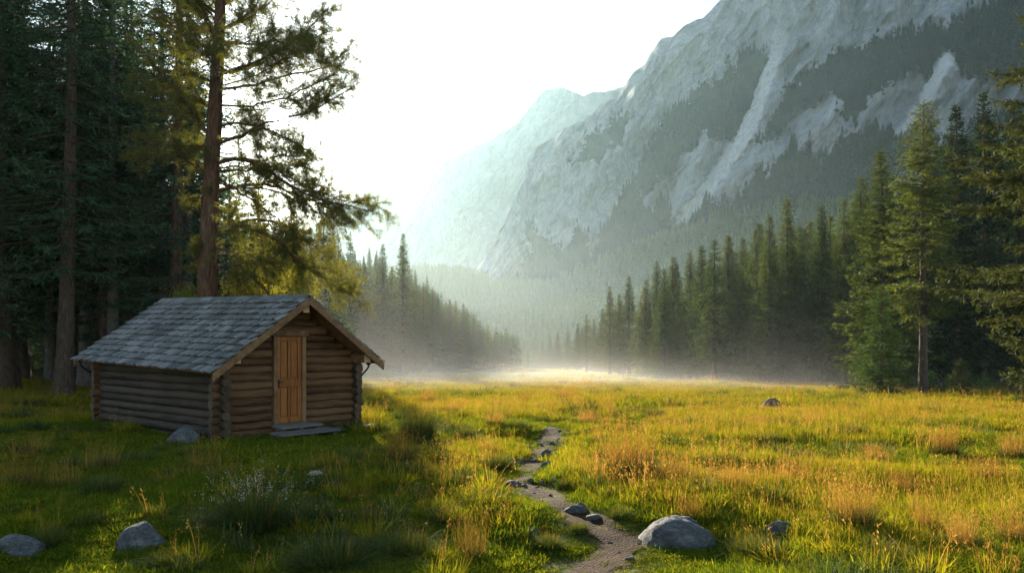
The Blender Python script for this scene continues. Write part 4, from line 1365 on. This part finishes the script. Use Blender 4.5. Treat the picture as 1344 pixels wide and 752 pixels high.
def grass_points(n, Ya, Yb, pw=1.0):
    t = rng.random(n)
    Y = (Ya ** pw + t * (Yb ** pw - Ya ** pw)) ** (1 / pw)
    X = rng.uniform(-0.72, 0.72, n) * Y
    return X, Y

CAB_A = np.array([-5.58, 14.6]); CAB_X = np.array([0.638, 0.770]); CAB_Y = np.array([-0.770, 0.638])
def in_cabin(X, Y):
    lx_ = (X - CAB_A[0]) * CAB_X[0] + (Y - CAB_A[1]) * CAB_X[1]
    ly_ = (X - CAB_A[0]) * CAB_Y[0] + (Y - CAB_A[1]) * CAB_Y[1]
    return ((lx_ > -0.1) & (lx_ < 3.3) & (ly_ > -0.1) & (ly_ < 5.9)) | ((lx_ > 0.75) & (lx_ < 2.1) & (ly_ > -0.95) & (ly_ < 0))

def rock_near(X, Y):
    """1 just around a rock and on its near side, where the grass is cropped short"""
    k = np.zeros(len(X))
    for x, y, wd in ROCKS:
        for q in (0.0, 0.35, 0.7):
            k = np.maximum(k, 1 - sstep(0.4, 0.85, np.hypot(X - x * (1 - q * 0.06), Y - (y - q * 0.8)) / (wd + 0.12)))
    return k
PTS, ROT, SCL, IDX = [], [], [], []
def sow(X, Y, s, idx, sz=None):
    n = len(X)
    PTS.append(np.stack([X, Y, ground_z(X, Y) - 0.008], 1))
    ROT.append(np.stack([rng.normal(size=n) * 0.08, rng.normal(size=n) * 0.08, rng.uniform(0, 6.283, n)], 1))
    SCL.append(np.stack([s, s, s if sz is None else sz], 1))
    IDX.append(idx)

def field(X, Y):
    """where the meadow grows long and dry (1) or short and green (0)"""
    f = fbm(X * 0.32, Y * 0.32, seed=21, octv=3) + 0.30
    f = f + 0.35 * sstep(-1.5, 1.5, X + 0.1 * Y) - 0.75 * (1 - sstep(-2.5, 0.5, X)) * (1 - sstep(16, 22, Y))
    f = f + 0.35 * sstep(15, 30, Y)
    f = f - 0.9 * np.exp(-(path_dist(X, Y) / 0.5) ** 2)
    return f

for n, Ya, Yb, s0 in ((7200, 5.6, 12, 0.95), (8500, 12, 24, 1.45), (7500, 24, 60, 2.7), (5200, 60, 214, 5.0)):
    X, Y = grass_points(n, Ya, Yb, 2.0 if Yb < 30 else 1.6)
    pdst = path_dist(X, Y) + 0.20 * vnoise(X * 2.6, Y * 2.6, seed=91) + 0.02
    ok = ~in_cabin(X, Y) & ((pdst > 0.10) | (rng.random(n) < np.where(pdst > -0.02, 0.45, 0.13)))
    if Ya >= 24:
        xs_l = -12 + 0.13 * (Y - 90)
        ok &= (X < 23) & (X > np.where(Y > 70, xs_l - 3, -40))
    X, Y, pdst = X[ok], Y[ok], pdst[ok]
    f = field(X, Y)
    isM = rng.random(len(X)) < sstep(-0.1, 1.3, f) * (0.55 + 0.45 * sstep(12, 26, Y))
    idx = np.where(isM, 3 + rng.integers(0, 3, len(X)), rng.integers(0, 3, len(X)))
    s = s0 * rng.uniform(0.75, 1.3, len(X))
    s = s * np.clip(0.5 + 0.9 * pdst, 0.5, 1.0)
    sz = s / s0 * np.clip(0.55 + 0.8 * pdst, 0.5, 1.0) * np.clip(0.72 + 0.38 * f, 0.5, 1.1) * (1.0 if s0 < 1 else (1.05 if s0 < 2 else (1.25 if s0 < 4 else 1.5)))
    sow(X, Y, s, idx, sz * (1 - 0.62 * rock_near(X, Y)))
def clump(name, seed, mats, n, h0, h1, dry, ds):
    rg = np.random.default_rng(seed)
    g = Geo()
    blades(g, rg, n, 0.11, h0, h1, 0.010, 0.8, 0, 3, False, 0.7, outward=1.2)
    if dry:
        t = blades(g, rg, dry, 0.13, h1 * 0.9, h1 * ds, 0.006, 0.35, 1, 3, False, 0.6, outward=0.8)
        k = rg.integers(0, len(t), dry * 6)
        D = rg.normal(size=(dry * 6, 3)) * 0.5; D[:, 2] = 1
        diamonds(g, t[k] - np.array([0, 0, 1.0]) * rg.uniform(-0.01, 0.14, dry * 6)[:, None] + rg.normal(size=(dry * 6, 3)) * 0.008, D, rg.uniform(0.02, 0.045, dry * 6), np.full(dry * 6, 0.008), rg.normal(size=(dry * 6, 3)), 1)
    return g.mesh(name, [M[k_] for k_ in mats])
CLUMP = [clump('dark_clump', 101, ('tuft', 'dry'), 130, 0.10, 0.28, 0, 1), clump('yellow_clump', 102, ('meadow', 'dry'), 110, 0.10, 0.26, 5, 1.6), clump('gold_clump', 103, ('meadow', 'dry'), 60, 0.12, 0.28, 24, 1.9)]
for n, Ya, Yb, s0 in ((1250, 5.6, 12, 0.95), (1700, 12, 24, 1.1), (2200, 24, 60, 1.4)):
    X, Y = grass_points(n, Ya, Yb, 2.0)
    f = fbm(X * 0.55, Y * 0.55, seed=61, octv=3)
    ok = ~in_cabin(X, Y) & (path_dist(X, Y) > 0.42) & (rng.random(n) < 0.35 + 0.9 * f) & ~((np.abs(X - 1.55) < 0.75) & (Y < 7.5) & (Y > 5.6)) & ~((np.abs(X + 3.5) < 0.5) & (Y < 7.2)) & ~((np.abs(X + 4.4) < 0.55) & (Y < 6.9))
    ok &= rock_near(X, Y) < 0.15
    X, Y = X[ok], Y[ok]
    sunny = sstep(-2.5, 0.8, X + 0.05 * (Y - 8)) 
    q = rng.random(len(X))
    gold = sstep(0.15, 0.7, fbm(X * 0.4, Y * 0.4, seed=66, octv=2) + 0.15)
    idx = np.where(q < 0.48 - 0.10 * gold, 6, np.where(q < 0.98 - 0.18 * gold, 7, 8))
    idx = np.where((idx == 8) & (rng.random(len(X)) > 0.12 + 0.88 * sunny), 6, idx)
    s = s0 * rng.uniform(0.6, 1.35, len(X))
    sow(X, Y, s * 1.1, idx, s * rng.uniform(0.7, 1.15, len(X)))
scatter('grass', np.concatenate(PTS), np.concatenate(ROT), np.concatenate(SCL), np.concatenate(IDX), LAWN + MEAD + CLUMP)

# tussocks
def tussock_mesh(name, seed, kind):
    rg = np.random.default_rng(seed)
    g, h = Geo(), Geo()
    if kind == 'rust':
        blades(g, rg, 900, 0.30, 0.25, 0.58, 0.010, 0.75, 0, 3, False, 0.7, outward=1.3)
        t = blades(h, rg, 260, 0.26, 0.55, 1.0, 0.006, 0.35, 0, 3, False, 0.6, outward=0.9)
        k = rg.integers(0, len(t), 1300)
        D = rg.normal(size=(1300, 3)) * 0.5; D[:, 2] = 1
        diamonds(h, t[k] - np.array([0, 0, 1.0]) * rg.uniform(-0.02, 0.22, 1300)[:, None] + rg.normal(size=(1300, 3)) * 0.012, D, rg.uniform(0.025, 0.055, 1300), rg.uniform(0.007, 0.012, 1300), rg.normal(size=(1300, 3)))
        return g.mesh(name + '_blades', M['tuft']), h.mesh(name + '_stalks', M['dry'])
    if kind == 'green':
        blades(g, rg, 1300, 0.34, 0.22, 0.62, 0.011, 1.0, 0, 3, False, 0.8, outward=1.4)
        t = blades(h, rg, 50, 0.3, 0.5, 0.85, 0.004, 0.4, 0, 3, False, 0.6, outward=0.8)
        return g.mesh(name + '_blades', M['tuft']), h.mesh(name + '_stalks', M['dry'])
    if kind == 'flower':
        blades(g, rg, 2200, 0.34, 0.30, 0.80, 0.008, 1.15, 0, 4, False, 0.85, outward=1.6)
        t = blades(h, rg, 110, 0.26, 0.62, 1.08, 0.004, 0.55, 0, 3, False, 0.5, outward=1.2)
        k = rg.integers(0, len(t), 900)
        pos = t[k] * (1 - rg.uniform(0, 0.22, 900)[:, None]) + rg.normal(size=(900, 3)) * 0.012
        hh_ = Geo()
        diamonds(hh_, pos, rg.normal(size=(900, 3)), rg.uniform(0.010, 0.022, 900), rg.uniform(0.008, 0.016, 900), rg.normal(size=(900, 3)), mid=0.5)
        return g.mesh(name + '_blades', M['tuft']), h.mesh(name + '_stalks', M['dry']), hh_.mesh(name + '_flowers', M['seed'])
    if kind == 'thin':
        blades(g, rg, 220, 0.2, 0.2, 0.5, 0.006, 0.6, 0, 3, False, 0.6, outward=1.0)
        t = blades(h, rg, 130, 0.24, 0.5, 1.0, 0.004, 0.25, 0, 3, False, 0.5, outward=0.7)
        k = rg.integers(0, len(t), 500)
        D = rg.normal(size=(500, 3)) * 0.5; D[:, 2] = 1
        diamonds(h, t[k] - np.array([0, 0, 1.0]) * rg.uniform(0, 0.2, 500)[:, None], D, rg.uniform(0.02, 0.04, 500), rg.uniform(0.005, 0.008, 500), rg.normal(size=(500, 3)))
        return g.mesh(name + '_blades', M['tuft']), h.mesh(name + '_stalks', M['dry'])

TU = {'rust': [tussock_mesh('rust_tussock_%s' % k, 70 + i, 'rust') for i, k in enumerate('ab')], 'green': [tussock_mesh('green_tussock_%s' % k, 74 + i, 'green') for i, k in enumerate('ab')],
      'flower': [tussock_mesh('flower_tussock', 80, 'flower')], 'thin': [tussock_mesh('thin_tussock_%s' % k, 82 + i, 'thin') for i, k in enumerate('ab')]}

def put_tussock(kind, px, py, wpx, hpx, label, group=None):
    x, y = on_ground(px, py)
    ms = TU[kind][rng.integers(0, len(TU[kind]))]
    hpx *= 1.03
    hw = {'rust': (1.15, 0.95), 'green': (1.25, 0.50), 'flower': (1.55, 1.0), 'thin': (0.75, 0.95)}[kind]
    sx = wpx / F * y / hw[0]; sz = hpx / F * y / hw[1]
    o = thing('grass_tussock', label, 'tussock', (x, y, gz(x, y) - 0.02), rng.uniform(0, 6.28), group, (sx, sx, sz))
    for nm, me in zip(('blades', 'stalks', 'flowers'), ms):
        link(nm, me, o)

put_tussock('flower', 332, 700, 130, 92, 'large arching tussock covered with tiny pale flowers in front of the cabin')
put_tussock('rust', 826, 630, 120, 72, 'largest rust-topped tussock, right of the stony path')
put_tussock('green', 436, 748, 140, 45, 'wide green tussock at the bottom edge below the flowering tussock')
put_tussock('green', 548, 580, 70, 44, 'tall green tussock in the sun just right of the cabin')
put_tussock('rust', 1120, 700, 90, 80, 'rust-topped tussock right of the low flat rock')
put_tussock('green', 1005, 584, 60, 17, 'low dark green tussock in the open middle of the right meadow')
put_tussock('green', 136, 655, 70, 34, 'dark round tussock in the shade left of the flowering tussock')
put_tussock('thin', 618, 735, 60, 75, 'thin upright tussock at the bottom edge, left of the path')
GR, LR = 'rust-topped tussocks in the sunlit meadow', 'rust-topped tussock of tall grass in the sunlit meadow'
for px, py, ww, hh in ((524, 612, 55, 52), (1240, 602, 60, 46), (1214, 702, 55, 46), (880, 642, 70, 44), (1262, 728, 70, 60), (1184, 655, 50, 38), (1296, 640, 70, 44), (1330, 605, 60, 40), (960, 650, 60, 40), (742, 525, 26, 16), (1066, 560, 40, 22),
                       (905, 690, 50, 40), (1040, 640, 60, 38), (1330, 720, 80, 60), (770, 560, 40, 24), (690, 530, 30, 16), (650, 560, 40, 22), (1150, 610, 50, 30), (1000, 560, 34, 18), (640, 600, 44, 26), (560, 530, 36, 20), (600, 545, 36, 20)):
    put_tussock('rust', px, py, ww, hh, LR, GR)
GG, LG = 'low green tussocks in the sunlit meadow', 'low green tussock in the sunlit meadow'
for px, py, ww, hh in ((610, 580, 40, 22), (680, 566, 32, 16), (712, 557, 26, 12), (860, 549, 40, 14), (1116, 573, 50, 18), (785, 588, 40, 18), (655, 618, 50, 24), (905, 610, 40, 16), (1050, 606, 44, 16), (950, 575, 40, 12), (540, 735, 70, 36),
                       (640, 660, 46, 20), (595, 640, 44, 20), (815, 680, 40, 16), (990, 735, 80, 36), (1180, 745, 90, 30), (760, 700, 36, 16), (742, 640, 36, 14), (1270, 560, 44, 14), (830, 590, 40, 14), (720, 720, 50, 22), (1045, 548, 34, 10), (900, 536, 30, 9), (580, 690, 50, 24)):
    put_tussock('green', px, py, ww, hh, LG, GG)
GB, LB = 'brown-stalked tussocks in the shade before the cabin', 'thin brown-stalked tussock in the shaded grass before the cabin'
for px, py, ww, hh in ((20, 640, 90, 55), (82, 642, 60, 50), (136, 618, 70, 50), (268, 622, 70, 48), (40, 600, 70, 34), (215, 640, 50, 30), (440, 650, 40, 24), (490, 690, 60, 30), (470, 660, 50, 26)):
    put_tussock('thin', px, py, ww, hh, LB, GB)
GS_, LS_ = 'dark low tussocks in the shade', 'dark low tussock in the shaded grass'
for px, py, ww, hh in ((120, 692, 60, 20), (40, 536, 60, 14), (100, 528, 50, 12), (60, 720, 60, 30), (480, 730, 60, 28), (215, 745, 60, 20), (280, 690, 46, 18), (400, 690, 50, 22), (96, 545, 60, 12), (20, 552, 60, 14)):
    put_tussock('green', px, py, ww, hh, LS_, GS_)

# small white umbel
def umbel(px, py, hpx, label):
    rg = np.random.default_rng(4)
    x, y = on_ground(px, py)
    h = hpx / F * y
    o = thing('white_flower', label, 'flower', (x, y, gz(x, y)))
    g1, g2 = Geo(), Geo()
    tube(g1, [(0, 0, -0.03), (0.01, 0, h * 0.5), (0.0, 0.01, h * 0.8)], [0.006, 0.005, 0.004], 6)
    for k in range(16):
        az = k * 2.4; r = 0.085 * math.sqrt(k / 16)
        p = np.array([r * math.cos(az), r * math.sin(az), h - 0.25 * r])
        tube(g1, [(0, 0.01, h * 0.8), p], [0.003, 0.002], 4, cap=False)
        n = 26
        diamonds(g2, p + rg.normal(size=(n, 3)) * 0.011, rg.normal(size=(n, 3)), rg.uniform(0.010, 0.02, n), rg.uniform(0.008, 0.014, n), rg.normal(size=(n, 3)), mid=0.5)
    g1.obj('stem', M['shrub'], o); g2.obj('flower_head', M['seed'], o)
umbel(414, 645, 26, 'single white umbel flower in the shaded grass right of the flowering tussock')

# ------------------------------------------------------------------ the sun's disc, mist, haze
m, nt, out = new_mat('sun_glow')
e = N(nt, 'ShaderNodeEmission'); e.inputs[0].default_value = (1.0, 0.93, 0.78, 1); e.inputs[1].default_value = 260
tr_ = N(nt, 'ShaderNodeBsdfTransparent')
ad = N(nt, 'ShaderNodeAddShader'); nt.links.new(e.outputs[0], ad.inputs[0]); nt.links.new(tr_.outputs[0], ad.inputs[1]); nt.links.new(ad.outputs[0], out.inputs[0])
g = Geo()
n, k = 16, 24
th = np.linspace(0, np.pi, n)[:, None]; ph = np.linspace(0, 2 * np.pi, k, endpoint=False)[None, :]
V = np.stack([np.sin(th) * np.cos(ph), np.sin(th) * np.sin(ph), np.cos(th) * np.ones_like(ph)], -1) * 72
i, j = np.meshgrid(np.arange(n - 1), np.arange(k), indexing='ij')
g.add(V.reshape(-1, 3) + np.array(SUN_DIR) * 6000, np.stack([i * k + j, (i + 1) * k + j, (i + 1) * k + (j + 1) % k, i * k + (j + 1) % k], -1).reshape(-1, 4))
tag(g.obj('sun', m, smooth=True), kind='structure')

def mist_obj():
    m, nt, out = new_mat('ground_mist')
    geo = N(nt, 'ShaderNodeNewGeometry')
    sep = N(nt, 'ShaderNodeSeparateXYZ'); nt.links.new(geo.outputs['Position'], sep.inputs[0])
    def mth(op, a, b=None, c=None):
        nd = N(nt, 'ShaderNodeMath', operation=op)
        for s, v_ in zip(nd.inputs, (a, b, c)):
            if v_ is None:
                continue
            if hasattr(v_, 'is_linked'):
                nt.links.new(v_, s)
            else:
                s.default_value = v_
        return nd.outputs[0]
    h = mth('ADD', sep.outputs[2], mth('MULTIPLY', mth('SUBTRACT', sep.outputs[1], 15.0), 0.03))
    n1 = noise_tex(nt, 0.11, 3, 0.55, geo.outputs['Position'], 0.6)
    hs = mth('ADD', 0.25, mth('MULTIPLY', mth('POWER', n1, 2.0), 2.6))             # local thickness
    low = mth('MULTIPLY', mth('EXPONENT', mth('MULTIPLY', mth('DIVIDE', h, hs), -1.0)), 0.012)
    n2 = noise_tex(nt, 0.07, 4, 0.6, geo.outputs['Position'], 1.0)
    side = N(nt, 'ShaderNodeMapRange'); nt.links.new(sep.outputs[0], side.inputs[0])
    side.inputs[1].default_value = 2; side.inputs[2].default_value = -14; side.inputs[3].default_value = 0.12; side.inputs[4].default_value = 1.0
    wis = mth('MULTIPLY', mth('MULTIPLY', mth('EXPONENT', mth('MULTIPLY', h, -0.22)), mth('MULTIPLY', mth('MAXIMUM', mth('SUBTRACT', n2, 0.43), 0.0), 0.045)), side.outputs[0])
    fade = N(nt, 'ShaderNodeMapRange'); nt.links.new(sep.outputs[1], fade.inputs[0]); fade.interpolation_type = 'SMOOTHSTEP'
    fade.inputs[1].default_value = 29; fade.inputs[2].default_value = 52
    far = N(nt, 'ShaderNodeMapRange'); nt.links.new(sep.outputs[1], far.inputs[0])
    far.inputs[1].default_value = 60; far.inputs[2].default_value = 125; far.inputs[3].default_value = 1.0; far.inputs[4].default_value = 0.05
    dens = mth('MULTIPLY', mth('MULTIPLY', mth('ADD', low, wis), fade.outputs[0]), far.outputs[0])
    pv = N(nt, 'ShaderNodeVolumePrincipled')
    pv.inputs['Color'].default_value = (0.97, 0.96, 0.93, 1)
    pv.inputs['Anisotropy'].default_value = 0.3
    nt.links.new(dens, pv.inputs['Density'])
    nt.links.new(pv.outputs[0], out.inputs['Volume'])
    m.volume_intersection_method if hasattr(m, 'volume_intersection_method') else None
    xs_ = np.linspace(-42, 34, 20); ys_ = np.linspace(28, 205, 24)
    XX, YY = np.meshgrid(xs_, ys_)
    bz = -0.03 * (YY - 15) - 0.6
    g = Geo()
    nx_, ny_ = 20, 24
    B = np.stack([XX, YY, bz], -1).reshape(-1, 3); Tp = np.stack([XX, YY, bz + 15], -1).reshape(-1, 3)
    ii_, jj_ = np.meshgrid(np.arange(ny_ - 1), np.arange(nx_ - 1), indexing='ij')
    q_ = (ii_ * nx_ + jj_).ravel(); n_ = nx_ * ny_
    Qb = np.stack([q_, q_ + nx_, q_ + nx_ + 1, q_ + 1], -1); Qt = np.stack([q_, q_ + 1, q_ + nx_ + 1, q_ + nx_], -1) + n_
    border = [i for i in range(nx_)] + [r * nx_ + nx_ - 1 for r in range(1, ny_)] + [(ny_ - 1) * nx_ + c_ for c_ in range(nx_ - 2, -1, -1)] + [r * nx_ for r in range(ny_ - 2, 0, -1)]
    bd = np.array(border); b2 = np.roll(bd, -1)
    Qs = np.stack([bd, b2, b2 + n_, bd + n_], -1)
    g.add(np.vstack([B, Tp]), [Qb, Qt, Qs])
    o = g.obj('mist', m)
    tag(o, kind='stuff')
    m.cycles.volume_step_rate = 0.35 if hasattr(m, 'cycles') and hasattr(m.cycles, 'volume_step_rate') else 1
    return o
mist_obj()

def valley_mist():
    m, nt, out = new_mat('valley_mist')
    geo = N(nt, 'ShaderNodeNewGeometry')
    sep = N(nt, 'ShaderNodeSeparateXYZ'); nt.links.new(geo.outputs['Position'], sep.inputs[0])
    def mth(op, a, b):
        nd = N(nt, 'ShaderNodeMath', operation=op)
        for s_, v_ in zip(nd.inputs, (a, b)):
            if hasattr(v_, 'is_linked'):
                nt.links.new(v_, s_)
            else:
                s_.default_value = v_
        return nd.outputs[0]
    ramp_y = N(nt, 'ShaderNodeMapRange'); nt.links.new(sep.outputs[1], ramp_y.inputs[0]); ramp_y.interpolation_type = 'SMOOTHSTEP'
    ramp_y.inputs[1].default_value = 92; ramp_y.inputs[2].default_value = 200
    hi = N(nt, 'ShaderNodeMapRange'); nt.links.new(sep.outputs[2], hi.inputs[0]); hi.interpolation_type = 'SMOOTHSTEP'
    hi.inputs[1].default_value = 82; hi.inputs[2].default_value = -10
    d_ = mth('MULTIPLY', mth('MULTIPLY', mth('POWER', hi.outputs[0], 1.6), ramp_y.outputs[0]), VALLEY_DENSITY)
    pv = N(nt, 'ShaderNodeVolumePrincipled')
    pv.inputs['Color'].default_value = (0.78, 0.93, 0.97, 1)
    pv.inputs['Anisotropy'].default_value = 0.45
    nt.links.new(d_, pv.inputs['Density'])
    nt.links.new(pv.outputs[0], out.inputs['Volume'])
    g = Geo()
    box(g, -230, 260, 90, 690, -8.6, 120)
    tag(g.obj('mist', m), kind='stuff')
VALLEY_DENSITY = 0.00042
valley_mist()

m, nt, out = new_mat('air_haze')
pv = N(nt, 'ShaderNodeVolumePrincipled')
pv.inputs['Color'].default_value = (*HAZE_COL, 1)
pv.inputs['Density'].default_value = HAZE_DENSITY
pv.inputs['Anisotropy'].default_value = HAZE_G
nt.links.new(pv.outputs[0], out.inputs['Volume'])
try:
    m.cycles.homogeneous_volume = True
except Exception:
    pass
top = max((o.matrix_world @ Vector(c_)).z for o in COL.objects if o.type == 'MESH' and o.name != 'sun' for c_ in o.bound_box)
g = Geo()
box(g, -980, 1200, -220, 2000, -9.0, top + 3.0)
hz = g.obj('haze', m)
tag(hz, kind='stuff')
print('TOP', top, 'objects', len(scene.objects))
